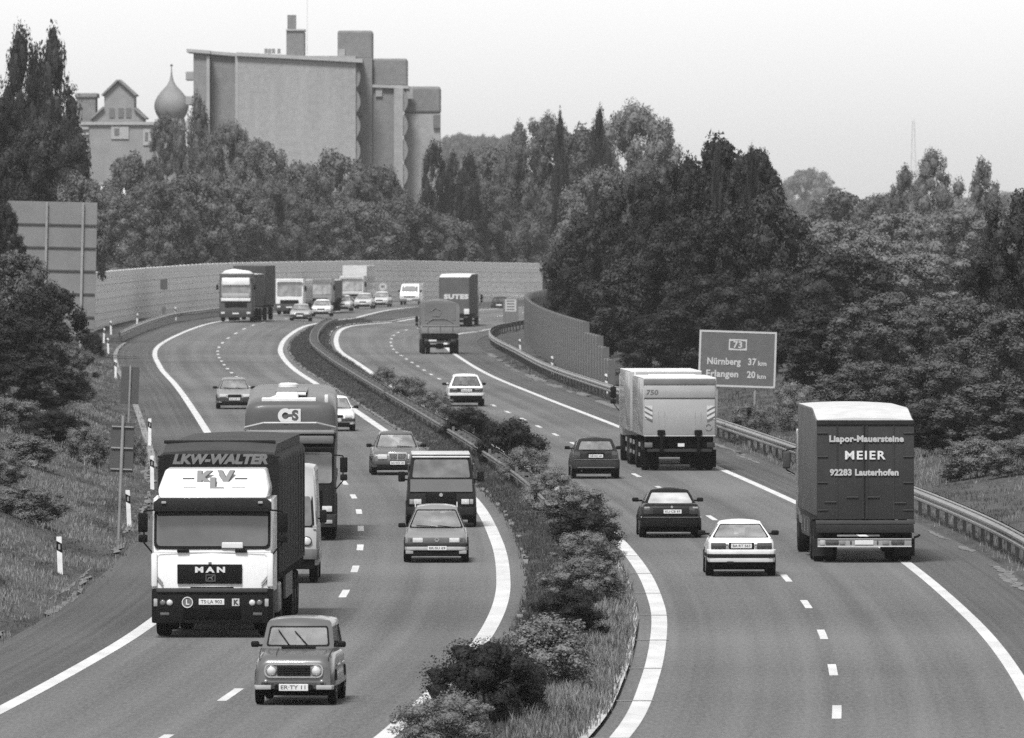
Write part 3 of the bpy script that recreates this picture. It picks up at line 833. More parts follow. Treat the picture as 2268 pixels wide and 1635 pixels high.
G1 = 'trees behind the pale noise wall'
G2 = 'big trees of the wood on the right'
G3 = 'far trees on the skyline'
G4 = 'shrubs and trees on the left bank'
G5 = 'shrubs along the median'
G6 = 'shrubs below the wood on the right'
TR = [
 # left group beside the poplars
 ('poplar', 'dark', 48, 46, 185, 760, 'tall poplar, left one of the pair against the sky at the top left', G4),
 ('poplar', 'dark', 116, 44, 175, 765, 'tall poplar, right one of the pair against the sky at the top left', G4),
 ('poplar', 'dark', 84, 105, 170, 775, 'lower poplar filling the gap between the tall pair at the top left', G4),
 ('broad', 'dark', 4, 215, 120, 720, 'dark broadleaf tree cut by the left edge left of the poplars', G4),
 ('broad', 'dark', 100, 262, 185, 700, 'dark broad tree in front of the foot of the poplar pair', G4),
 ('broad', 'dark', 40, 330, 150, 680, 'dark broad tree over the top left of the huge sign back', G4),
 ('broad', 'mid', 175, 385, 120, 690, 'mid grey tree over the top right of the huge sign back', G4),
 # behind the noise wall
 ('poplar', 'mid', 440, 205, 130, 1120, 'pointed tree before the left corner of the apartment block', G1),
 ('broad', 'mid', 505, 275, 140, 1110, 'round tree at the foot of the left wing of the apartment block', G1),
 ('broad', 'mid', 575, 312, 120, 1100, 'tree below the left part of the big blank facade', G1),
 ('broad', 'mid', 300, 345, 150, 1170, 'tree in front of the flat roofed house', G1),
 ('broad', 'mid', 370, 250, 70, 1200, 'small pale tree before the onion dome', G1),
 ('broad', 'mid', 245, 420, 170, 1000, 'tree behind the left end of the pale wall', G1),
 ('broad', 'mid', 335, 400, 170, 1020, 'tree behind the wall above the small dark pole sign', G1),
 ('broad', 'mid', 420, 385, 180, 1040, 'tree behind the wall left of the far lorry roof', G1),
 ('broad', 'mid', 515, 400, 180, 1060, 'tree behind the wall above the far lorry cab', G1),
 ('broad', 'mid', 610, 405, 160, 1080, 'tree behind the wall above the far lorry trailer', G1),
 ('broad', 'mid', 665, 362, 150, 1130, 'tree below the middle of the big blank facade', G1),
 ('broad', 'mid', 745, 338, 170, 1160, 'flat topped tree below the right part of the big blank facade', G1),
 ('broad', 'mid', 835, 368, 160, 1150, 'tree below the dark recess of the apartment block', G1),
 ('broad', 'mid', 700, 455, 170, 1110, 'low tree behind the wall above the queue of far lorries', G1),
 ('broad', 'mid', 795, 445, 170, 1120, 'low tree behind the wall above the white far truck', G1),
 ('broad', 'mid', 885, 440, 160, 1130, 'low tree behind the wall above the white van', G1),
 ('broad', 'mid', 935, 470, 130, 1135, 'low tree behind the wall left of the dark poplars', G1),
 ('poplar', 'dark', 962, 306, 110, 1150, 'dark poplar right of the apartment block, tallest of its three', G1),
 ('poplar', 'dark', 1004, 330, 90, 1155, 'dark poplar, middle one of the three right of the apartment block', G1),
 ('poplar', 'dark', 1040, 334, 96, 1150, 'dark poplar, right one of the three right of the apartment block', G1),
 ('broad', 'mid', 1085, 325, 150, 1250, 'pale tree right of the three dark poplars', G1),
 ('broad', 'mid', 1075, 400, 150, 1160, 'low tree behind the wall right of the dark poplars', G1),
 ('broad', 'mid', 1145, 455, 150, 1190, 'low tree behind the right end of the pale wall', G1),
 ('broad', 'mid', 990, 480, 130, 1140, 'low tree behind the wall above the dark lorry with lettering', G1),
 # the far grove, centre
 ('poplar', 'mid', 1150, 268, 120, 1195, 'tall narrow tree at the left of the central grove', G2),
 ('broad', 'mid', 1208, 258, 150, 1090, 'round tree in the central grove left of the dark cypress', G2),
 ('poplar', 'dark', 1240, 234, 48, 1060, 'small dark cypress shape rising from the central grove', G2),
 ('broad', 'mid', 1290, 285, 150, 1080, 'tree in the dip between the two dark spires of the grove', G2),
 ('poplar', 'dark', 1326, 234, 82, 1060, 'dark twin topped spire rising in the central grove', G2),
 ('broad', 'light', 1412, 234, 196, 1100, 'big pale round tree topping the central grove against the sky', G2),
 ('broad', 'mid', 1165, 390, 160, 1185, 'tree in the grove above the far end of the ribbed barrier', G2),
 ('broad', 'mid', 1258, 360, 170, 1190, 'broad tree in the middle of the central grove', G2),
 ('broad', 'mid', 1340, 370, 200, 900, 'broad tree below the twin topped spire of the grove', G2),
 ('broad', 'mid', 1440, 360, 160, 880, 'tree below the big pale round tree of the grove', G2),
 ('broad', 'mid', 1292, 500, 150, 840, 'lower tree behind the right end of the pale wall and ribbed barrier', G2),
 # dark mass
 ('broad', 'dark', 1600, 310, 210, 600, 'tall dark tree with the highest top of the wood', G2),
 ('broad', 'dark', 1672, 330, 120, 590, 'dark tree with a feathery top right of the highest top', G2),
 ('broad', 'dark', 1520, 352, 190, 600, 'dark tree left of the highest top of the wood', G2),
 ('broad', 'dark', 1420, 400, 210, 640, 'dark tree on the left shoulder of the wood', G2),
 ('broad', 'dark', 1690, 430, 220, 560, 'dark tree on the right shoulder of the wood', G2),
 ('broad', 'dark', 1340, 480, 220, 690, 'dark tree at the left of the wood behind the ribbed barrier', G2),
 ('broad', 'dark', 1560, 470, 260, 560, 'dark tree in the middle of the wood', G2),
 ('broad', 'dark', 1440, 560, 250, 590, 'dark lower tree right behind the steps of the ribbed barrier', G2),
 ('broad', 'dark', 1325, 590, 190, 690, 'dark lower tree behind the middle of the ribbed barrier', G2),
 ('broad', 'dark', 1590, 610, 260, 540, 'dark lower tree behind the top of the blue sign', G2),
 ('broad', 'dark', 1720, 600, 240, 530, 'dark lower tree right of the blue sign', G2),
 ('broad', 'dark', 1262, 612, 100, 790, 'dark lower tree at the far end of the ribbed barrier', G2),
 ('broad', 'dark', 1480, 690, 200, 545, 'dark undergrowth tree behind the pale delivery truck', G2),
 ('poplar', 'dark', 1590, 298, 46, 585, 'thin feathery sprig rising highest above the wood', G2),
 ('poplar', 'dark', 1664, 316, 56, 580, 'feathery sprig right of the highest one above the wood', G2),
 # right skyline
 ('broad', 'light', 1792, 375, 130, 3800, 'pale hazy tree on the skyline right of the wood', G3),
 ('broad', 'mid', 1870, 425, 190, 1100, 'tree on the low skyline between wood and pointed trees', G3),
 ('broad', 'mid', 1960, 430, 150, 1050, 'tree on the low skyline left of the pointed trees', G3),
 ('poplar', 'mid', 2066, 326, 175, 980, 'tallest pointed tree on the right skyline', G3),
 ('poplar', 'mid', 2004, 360, 105, 1000, 'small pointed tree left of the tallest one on the right skyline', G3),
 ('poplar', 'mid', 2176, 348, 120, 960, 'slim pointed tree at the right of the skyline', G3),
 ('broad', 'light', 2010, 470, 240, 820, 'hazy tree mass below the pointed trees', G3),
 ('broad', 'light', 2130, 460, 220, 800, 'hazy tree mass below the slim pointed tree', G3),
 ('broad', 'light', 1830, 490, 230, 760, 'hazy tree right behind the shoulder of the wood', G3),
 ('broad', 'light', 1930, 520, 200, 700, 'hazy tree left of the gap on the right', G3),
 # right edge and bank
 ('broad', 'dark', 2262, 425, 190, 440, 'dark tree cut by the right edge of the picture', G2),
 ('broad', 'dark', 2200, 560, 200, 440, 'dark drooping tree at the right edge below the slim pointed tree', G2),
 ('broad', 'light', 2040, 560, 240, 620, 'mid grey tree in the hollow on the right', G2),
 ('broad', 'dark', 1880, 560, 220, 540, 'dark round tree right of the blue sign farther back', G2),
 ('broad', 'mid', 1980, 650, 270, 460, 'mid grey bank tree above the dark curtain truck', G6),
 ('broad', 'mid', 2120, 660, 260, 430, 'mid grey bank tree above and right of the dark curtain truck', G6),
 ('broad', 'mid', 2250, 690, 220, 410, 'mid grey bank tree at the right edge', G6),
 ('broad', 'dark', 1840, 700, 240, 470, 'dark bank tree between blue sign and curtain truck', G6),
 ('broad', 'mid', 1930, 800, 230, 410, 'bank bush tree behind the roof of the curtain truck', G6),
 ('broad', 'mid', 2070, 800, 250, 390, 'bank bush tree right above the curtain truck roof', G6),
 ('broad', 'dark', 2060, 900, 190, 375, 'dark hollow bush right beside the curtain truck', G6),
 ('broad', 'mid', 2205, 850, 240, 370, 'bank bush tree at the right above the guardrail', G6),
 ('shrub', 'bush_l', 1760, 835, 130, 430, 'pale shrub right of the blue sign', G6),
 ('shrub', 'bush_m', 1830, 850, 150, 420, 'mid grey shrub between blue sign and curtain truck', G6),
 ('shrub', 'bush_m', 1660, 885, 120, 425, 'low shrub under the blue sign', G6),
 ('shrub', 'bush_m', 2165, 965, 190, 345, 'leafy shrub behind the right guardrail', G6),
 ('shrub', 'bush_m', 2255, 960, 170, 340, 'leafy shrub at the right edge above the guardrail', G6),
 # left bank
 ('broad', 'dark', 6, 452, 90, 560, 'dark tree at the left edge beside the huge sign back', G4),
 ('broad', 'mid', 25, 560, 200, 500, 'bank bush tree over the lower left of the huge sign back', G4),
 ('broad', 'dark', 100, 635, 170, 480, 'bank bush tree below the huge sign back', G4),
 ('broad', 'dark', 20, 690, 190, 430, 'dark bank bush tree at the left edge, middle height', G4),
 ('broad', 'mid', 140, 760, 140, 440, 'mid grey bank bush tree right of its darker neighbours', G4),
 ('broad', 'dark', 70, 800, 190, 400, 'dark bank bush in the middle of the left bank', G4),
 ('shrub', 'bush_d', 208, 735, 52, 690, 'small dark bush at the foot of the huge sign post', G4),
 ('shrub', 'bush_m', 10, 870, 190, 365, 'mid grey shrub at the left edge of the bank', G4),
 ('shrub', 'bush_d', 115, 900, 170, 370, 'dark shrub on the bank left of the higher small sign', G4),
 ('shrub', 'bush_m', 190, 935, 120, 355, 'mid grey shrub left of the clamp rail sign', G4),
 ('shrub', 'bush_m', 60, 985, 180, 330, 'mid grey shrub low on the left bank', G4),
 ('shrub', 'bush_m', 300, 955, 60, 380, 'small shrub right of the clamp rail sign', G4),
 ('shrub', 'bush_m', 0, 1060, 130, 305, 'low shrub at the left edge above the grass', G4),
 ('shrub', 'bush_m', 60, 1128, 190, 285, 'low weedy clump on the bank above the nearest delineator', G4),
]
for t in TR:
    tree(*t, cat='shrub' if t[0] == 'shrub' else 'tree')
# far wood: individual hazy crowns
for i in range(12):
    u = 990+i*13+rnd.uniform(-4, 4)
    tree('broad', 'mid', u, 300+rnd.uniform(-5, 8), 46, 4200, 'pale distant tree in the row right of the apartment block', 'distant tree row on the horizon', zb=0)
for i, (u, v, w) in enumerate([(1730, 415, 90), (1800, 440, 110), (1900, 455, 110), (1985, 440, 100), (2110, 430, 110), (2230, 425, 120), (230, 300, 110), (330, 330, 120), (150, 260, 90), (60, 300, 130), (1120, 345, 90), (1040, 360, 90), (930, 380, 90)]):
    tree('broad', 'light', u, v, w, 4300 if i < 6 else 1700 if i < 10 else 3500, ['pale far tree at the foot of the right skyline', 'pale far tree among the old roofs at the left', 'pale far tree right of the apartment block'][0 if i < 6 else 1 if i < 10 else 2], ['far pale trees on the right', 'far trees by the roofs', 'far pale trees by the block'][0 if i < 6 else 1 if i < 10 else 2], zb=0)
# median shrubs: (u, top, base, width, tone, kind)
MS = [(985, 1530, 1700, 205, 'bush_l', 'shrub', 'light round shrub nearest the camera at the bottom of the median'),
      (1072, 1405, 1612, 215, 'bush_d', 'spiky', 'dark twiggy shrub reaching over the left white edge line'),
      (1150, 1455, 1600, 120, 'bush_d', 'shrub', 'dark low shrub on the right of the twiggy one'),
      (1212, 1360, 1535, 190, 'bush_l', 'shrub', 'large pale dome shrub in the near median'),
      (1258, 1302, 1425, 135, 'bush_d', 'shrub', 'dark shrub right behind the large pale dome shrub'),
      (1292, 1232, 1345, 145, 'bush_m', 'shrub', 'mid grey shrub behind the near dark one'),
      (1298, 1176, 1265, 116, 'bush_l', 'shrub', 'small pale shrub beside the start of the right white line'),
      (1290, 1128, 1215, 130, 'bush_d', 'spiky', 'dark spiky shrub above the small pale one'),
      (1272, 1075, 1165, 150, 'bush_m', 'spiky', 'bushy shrub with twigs out to the right lane'),
      (1222, 1036, 1130, 100, 'bush_l', 'shrub', 'rounded shrub left of the dark hatchback'),
      (1165, 988, 1075, 95, 'bush_m', 'shrub', 'mid grey shrub below the dark upright one'),
      (1132, 925, 1030, 112, 'bush_d', 'spiky', 'dark upright shrub with feathery top in the median'),
      (1036, 900, 978, 108, 'bush_d', 'spiky', 'dark shrub under the white estate car seen from behind'),
      (962, 868, 925, 66, 'bush_m', 'shrub', 'pale grey shrub left of the white estate car'),
      (900, 834, 892, 80, 'bush_m', 'shrub', 'rounded dark shrub farthest up the median'),
      (852, 818, 850, 50, 'bush_m', 'shrub', 'very small shrub at the far end of the median row')]
for u, vt, vb, w, tone, kind, lb in MS:
    p = gp(u, vb, .1); rt = tree(kind, tone, u, vt-8, w*(1.32 if vb > 1500 else 1.42), p.y, lb, G5, name='shrub', cat='shrub')
# ---------------------------------------------------------------- apartment block
c_light = mat('facade_render_pale', .23, rough=.9, var=.10, scale=.5, stretch=(1, 1, .12), grain=.9, gscale=1.6)
c_mid = mat('facade_render_grey', .16, rough=.9, var=.1, scale=.15, grain=.9, gscale=1.6)
c_dark = mat('facade_panel_dark', .14, rough=.9, var=.1, scale=.2, grain=.9, gscale=1.6)  # dark panels lightened; distance haze is mixed into the colour
c_trim = mat('parapet_pale', .27, rough=.8, var=.08)
win = mat('far_window_glass', .10, rough=.2)
c_strip = mat('stairwell_glazing', .24, rough=.6, var=.1, scale=.3)
Y = 1350.0; s = FP/Y; U0 = 700
root = empty('apartment_block', (at(U0, Y), Y, 0), 0, 'big apartment block with blank pale facade, scalloped balconies and dark roof boxes', 'building')
X = lambda u: (u-U0)/s
Z = lambda v: zat(v, Y)
def blk(name, u0, u1, vt, y0, y1, m, vb=None, bev=0):
    z1 = Z(vt); z0 = 0 if vb is None else Z(vb)
    return MB().box(((X(u0)+X(u1))/2, (y0+y1)/2, (z0+z1)/2), (X(u1)-X(u0), y1-y0, z1-z0), bev).build(name, m, root)
def slope_roof(name, u0, u1, va, vb_, y0, y1, m, t=.5):
    mb = MB(); x0, x1 = X(u0), X(u1); a, b = Z(va), Z(vb_)
    mb.add([(x0, y0, a-t), (x1, y0, b-t), (x1, y0, b), (x0, y0, a), (x0, y1, a-t), (x1, y1, b-t), (x1, y1, b), (x0, y1, a)],
           [(0, 1, 2, 3), (5, 4, 7, 6), (3, 2, 6, 7), (1, 0, 4, 5), (0, 3, 7, 4), (2, 1, 5, 6)])
    return mb.build(name, m, root)
blk('facade_block', 527, 788, 124, 0, 14, c_light)
slope_roof('roof_edge', 524, 803, 116, 131, -.5, 14.5, c_trim, .45)
blk('wing', 466, 523.5, 120, 3.5, 14, c_mid)  # set-back wall, recess shade put into its darker grey
slope_roof('roof_edge', 462, 524, 112, 117, 2.9, 14.4, c_trim, .4)
blk('wing', 428, 462, 118, 1.2, 12, c_mid)
slope_roof('roof_edge', 413, 465, 108, 112, .6, 12.4, c_trim, .4)
for u in (457, 521):
    blk('corner_strip', u, u+7, 124, 1.0 if u == 457 else -.05, 3.2, c_strip)
nst = 7
for k in range(nst):                       # scalloped balconies on the right edge, small ones on the left edge
    v0 = 148+k*54.5
    mb = MB(); prof = []
    for i in range(9):
        t = i/8; prof.append((X(786)+(X(798)-X(786))*math.sin(math.pi*(.12+.78*t))**.8, Z(v0+46*t)))
    poly = [(X(772), Z(v0))]+prof+[(X(772), Z(v0+46))]
    mb.prism(poly, .3, 4.5, 'y'); mb.build('balcony', c_mid, root, 40)  # facade tone darkened here to offset sun on the curved fronts
    MB().box((X(794), 5.2, Z(v0+50)), (.9, 1.2, .5)).build('balcony_slab', c_dark, root)
    if k < 4:
        MB().box((X(424), 3.5, Z(v0+20)), (1.5, 3.5, 1.1), .1).build('balcony', c_light, root)
blk('stair_tower', 790, 823, 127, 5.5, 16, c_mid)
blk('roof_box', 746, 824, 66, 6, 15, c_dark, 130, .25)
blk('roof_box', 824.5, 901, 128, 6.5, 16, c_dark, 190, .25)
blk('recess_wall', 823.5, 890, 187, 6.1, 16, c_mid)  # darker grey than the facade paints the shade of the recess
slope_roof('roof_edge', 822, 905, 186, 189, 5.6, 16.2, c_trim, .35)
blk('bay', 872, 892, 195, 3.4, 6, c_light)
for k in range(5):
    v0 = 200+k*54.5
    prof = [(X(890)+(X(903)-X(890))*math.sin(math.pi*(.1+.8*i/8))**.8, Z(v0+46*i/8)) for i in range(9)]
    MB().prism([(X(876), Z(v0))]+prof+[(X(876), Z(v0+46))], 3.6, 6.8, 'y').build('balcony', c_mid, root, 40)  # darker grey again, painted against the sun on the curve
blk('end_block', 893, 974, 250, 7.2, 17, c_light)
blk('roof_box', 892, 975, 190, 7.0, 17.2, c_dark, 249.5, .3)
MB().box((X(967), 6.95, Z(268)), (.9, .3, 1.6)).build('window', win, root)
for u, v in ((755, 120), (838, 200), (906, 205)): MB().box((X(u), 5.9, Z(v)), (.8, .15, 1.4)).build('vent', c_light, root)
blk('lift_house', 632, 673, 66, 6, 11, c_dark, 124, .15); blk('lift_house_cap', 631, 674, 63, 5.8, 11.2, c_trim, 66.5)
blk('chimney', 634, 653, 31, 7, 9, c_dark, 63); MB().cyl((X(678), 8, Z(118)), (X(678), 8, Z(-40)), .02, n=6).build('antenna', c_trim, root)
mb = MB()
for i in range(4): mb.box((X(588+i*9+rnd.uniform(-2, 2)), 5, Z(114-rnd.uniform(0, 3))), (.4, .3, .6))
mb.build('vent', c_mid, root)

# ---------------------------------------------------------------- old town at the left
Y = 1500.0; s = FP/Y
def house_root(name, u, label):
    return empty(name, (at(u, Y), Y, 0), 0, label, 'building')
brick = mat('old_brick', .19, rough=.9, var=.15, scale=.4); slate = mat('slate_roof', .16, rough=.8, var=.15, scale=.5)  # brick and slate both paled to paint in the haze
root = house_root('gabled_house', 262, 'steep gabled house with a broken roof line between poplars and onion dome')
P = lambda u, v: ((u-262)/s, zat(v, Y))
poly = [P(207, 420), P(318, 420), P(318, 262), P(303, 243), P(297, 243), P(297, 212), P(262, 181), P(231, 212), P(231, 240), P(226, 243), P(207, 262)]
MB().prism(poly, 0, 10, 'y').build('wall', brick, root)
mb = MB()
for a, b in (((262, 179), (300, 213)), ((262, 179), (227, 213)), ((297, 241), (322, 264)), ((231, 239), (203, 264))):
    (x0, z0), (x1, z1) = P(*a), P(*b); d = Vector((x1-x0, 0, z1-z0)).normalized(); n = Vector((-d.z, 0, d.x))*.25
    if n.z < 0: n = -n
    mb.add([(x0, -.5, z0), (x1, -.5, z1), (x1+n.x, -.5, z1+n.z), (x0+n.x, -.5, z0+n.z), (x0, 10.4, z0), (x1, 10.4, z1), (x1+n.x, 10.4, z1+n.z), (x0+n.x, 10.4, z0+n.z)],
           [(0, 1, 2, 3), (4, 5, 6, 7), (0, 1, 5, 4), (3, 2, 6, 7), (0, 3, 7, 4), (1, 2, 6, 5)])
mb.build('roof', slate, root)
for u in (248, 268, 285): MB().box((P(u, 0)[0], -.05, zat(250, Y)), (.7, .12, 1.3)).build('window', win, root)
root = house_root('tower_house', 192, 'dark square topped tower right behind the tall poplars')
P = lambda u, v: ((u-192)/s, zat(v, Y))
x0, x1 = P(170, 0)[0], P(211, 0)[0]
MB().box(((x0+x1)/2, 5, zat(215, Y)/2), (x1-x0, 8, zat(215, Y))).build('wall', c_dark, root); MB().box(((x0+x1)/2, 5, zat(211, Y)), (x1-x0+.5, 8.5, .6), .1).build('roof', slate, root)
root = house_root('church_tower', 378, 'church tower with an onion dome and thin spire')
prof = [(1.9, 0), (1.9, zat(290, Y)), (2.15, zat(288, Y)), (2.0, zat(280, Y)), (1.8, zat(262, Y))]
MB().lathe([(0, 0)]+prof+[(0, zat(262, Y))], (0, 4, 0), 'z', 8).build('tower', brick, root)
dome = [(1.7, 262), (2.15, 250), (2.35, 238), (2.3, 226), (1.9, 212), (1.3, 200), (.7, 190), (.35, 180), (.18, 170), (.1, 160), (.06, 146), (.0, 144)]
MB().lathe([(0, zat(263, Y))]+[(r, zat(v, Y)) for r, v in dome], (0, 4, 0), 'z', 20).build('onion_dome', slate, root, 50)
MB().lathe([(0, zat(147, Y))]+[(.22*math.sin(math.pi*i/6), zat(147-6*i/6, Y)) for i in range(1, 6)]+[(0, zat(141, Y))], (0, 4, 0), 'z', 10).build('finial', steel_d, root, 60)
Y = 1300.0; s = FP/Y
root = house_root('flat_roofed_house', 270, 'flat roofed grey house with pale window frames left of the apartment block')
P = lambda u, v: ((u-270)/s, zat(v, Y))
x0, x1 = P(180, 0)[0], P(350, 0)[0]
MB().box(((x0+x1)/2, 5, zat(276, Y)/2), (x1-x0, 9, zat(276, Y))).build('wall', brick, root)
MB().box(((x0+x1)/2, 5, zat(273.5, Y)), (x1-x0+.5, 9.6, .35)).build('roof_edge', c_trim, root)
for u0, u1, v0, v1 in ((246, 285, 280, 308), (317, 340, 287, 322)):
    (a, za), (b, zb) = P(u0, v0), P(u1, v1)
    f = MB().box(((a+b)/2, .45, (za+zb)/2), (b-a, .2, za-zb)).build('window', c_trim, root)
    MB().box(((a+b)/2-(b-a)*.18, .33, (za+zb)/2+.1), ((b-a)*.28, .06, (za-zb)*.55)).build('pane', win, f)
for k in range(5):
    (a, za) = P(178, 284+k*12.5); b = P(196, 0)[0]
    MB().box(((a+b)/2, .40, za), (b-a, .3, .28)).build('balcony_rail', c_trim, root)
root = empty('garden_wall', (at(300, 1200), 1200, 0), 0, 'white patch of a low wall showing between the trees under the flat roofed house', 'wall')
MB().box((0, 0, zat(400, 1200)/2), (7.5, .5, zat(389, 1200)-1), .05).build('wall', mat('white_render', .62), root); MB().box((0, 0, zat(388, 1200)-.9), (7.8, .8, .2)).build('coping', c_trim, root)

# lattice mast on the right skyline
Y = 4700.0; root = empty('lattice_mast', (at(2023, Y), Y, 0), 0, 'faint lattice mast behind the pointed trees on the right', 'mast'); H = zat(268, Y)
mb = MB(); w = lambda z: 1.6*(1-z/H)+.4
for sx in (-1, 1):
    for sy in (-1, 1): mb.tube([(sx*w(0), sy*w(0), 0), (sx*w(H), sy*w(H), H)], .16, 5)
mb.build('leg', mat('mast_haze_grey', .36), root); mb = MB(); z = 0; k = 0  # mast grey lightened to stand for haze in front of it
while z < H-1:
    z2 = z+3.2; sg = 1 if k % 2 else -1
    for sy in (-1, 1): mb.cyl((sg*w(z), sy*w(z), z), (-sg*w(z2), sy*w(z2), z2), .05, n=4); mb.cyl((sy*w(z), sg*w(z), z), (sy*w(z2), -sg*w(z2), z2), .05, n=4)
    z = z2; k += 1
mb.build('bracing', mat('mast_haze_grey', .36), root)
# ---------------------------------------------------------------- vehicles.  Local frame: y = 0 is the end nearest the camera, +y away, z up
def heading(f, y): return -math.atan2((f(y+6)-f(y-6))/12, 1)

def wheel(root, x, y, r=.29, w=.18, rimv=.22, twin=False):
    prof = [(r*.55, -w/2), (r*.93, -w/2), (r, -w*.36), (r, w*.36), (r*.93, w/2), (r*.55, w/2)]
    mb = MB(); mb.lathe([(0, -w*.3)]+prof+[(0, w*.3)], (x, y, r), 'x', 28)
    if twin: mb.lathe([(0, -w*.3)]+prof+[(0, w*.3)], (x-math.copysign(w*1.12, x), y, r), 'x', 28)
    t = mb.build('wheel', rubber, root, 40)
    sg = math.copysign(1, x)
    mb = MB(); mb.lathe([(0, sg*(w/2-.02)), (r*.2, sg*(w/2)), (r*.5, sg*(w/2-.03)), (r*.62, sg*(w/2+.004)), (r*.60, sg*(w/2-.05)), (0, sg*(w/2-.06))], (x, y, r), 'x', 24)
    mb.build('rim', plain(rimv, .4), t, 40)
    return t

def patch(name, m, root, P, s0, s1, t0, t1, r, off=(0, -.008, .004), nr=4, frame_=None):
    """glass: rounded rectangle in (s, t) mapped by P, lifted off the body"""
    pts = []
    for cs, ct, a0 in ((s1-r[0], t1-r[1], 0), (s0+r[0], t1-r[1], 90), (s0+r[0], t0+r[1], 180), (s1-r[0], t0+r[1], 270)):
        for i in range(nr+1):
            a = R(a0+90*i/nr); pts.append((cs+r[0]*math.cos(a), ct+r[1]*math.sin(a)))
    dn = []
    for p, q in zip(pts, pts[1:]+pts[:1]):
        k = max(1, int(max(abs(p[0]-q[0]), abs(p[1]-q[1]))/.12))
        dn += [(p[0]+(q[0]-p[0])*j/k, p[1]+(q[1]-p[1])*j/k) for j in range(k)]
    pts = dn
    cs, ct = (s0+s1)/2, (t0+t1)/2; off = Vector(off); mb = MB(); rings = []
    if frame_:
        ks, kt = 1-frame_[0]/((s1-s0)/2), 1-frame_[1]/((t1-t0)/2); n = len(pts)
        A = [P(*p)+off for p in pts]; B = [P(cs+(p[0]-cs)*ks, ct+(p[1]-ct)*kt)+off for p in pts]
        mb.add(A+B, [(i, (i+1) % n, n+(i+1) % n, n+i) for i in range(n)]); return mb.build(name, m, root, 40)
    for k in (1.0, .8, .6, .4, .2):
        rings.append([P(cs+(p[0]-cs)*k, ct+(p[1]-ct)*k)+off for p in pts])
    n = len(pts); vs = [p for q in rings for p in q]+[P(cs, ct)+off]; fs = []
    for k in range(4):
        for i in range(n): fs.append((k*n+i, k*n+(i+1) % n, (k+1)*n+(i+1) % n, (k+1)*n+i))
    for i in range(n): fs.append((4*n+i, 4*n+(i+1) % n, 5*n))
    mb.add(vs, fs); return mb.build(name, m, root, 40)

def slab(root, name, m, x, z, w, h, y=0.0, d=.05, bev=.012, seg=2):
    return MB().box((x, y+d/2-.02, z), (w, d, h), min(bev, w*.45, h*.45, d*.45), seg).build(name, m, root, 40)

def round_lamp(root, name, m, x, z, r, y=0.0, ring=None):
    o = MB().lathe([(0, -.03), (r*.5, -.026), (r*.9, -.012), (r, .0), (r, .06), (0, .06)], (x, y, z), 'y', 24).build(name, m, root, 40)
    if ring: MB().lathe([(r, -.02), (r*1.14, -.01), (r*1.14, .05), (r, .05)], (x, y, z), 'y', 24).build('bezel', ring, o, 40)
    return o

def plate(root, x, z, y, txt=None, w=.50, h=.115):
    o = MB().box((x, y-.01, z), (w, .02, h), .008, 2).build('number_plate', plate_w, root)
    if txt: text_obj('plate_lettering', txt, h*.80, ink, o, T((x, y-.0215, z)), .0012, 0, .001, w*.84)
    return o

def mirror(root, x, y, z, w=.19, h=.12, m=black, arm=.07):
    sg = math.copysign(1, x); mb = MB(); mb.box((x+sg*w/2, y, z), (w, .11, h), .035, 3)
    mb.box((x-sg*arm/2, y+.02, z-h*.22), (arm+.06, .06, h*.4), .01); return mb.build('wing_mirror', m, root, 40)

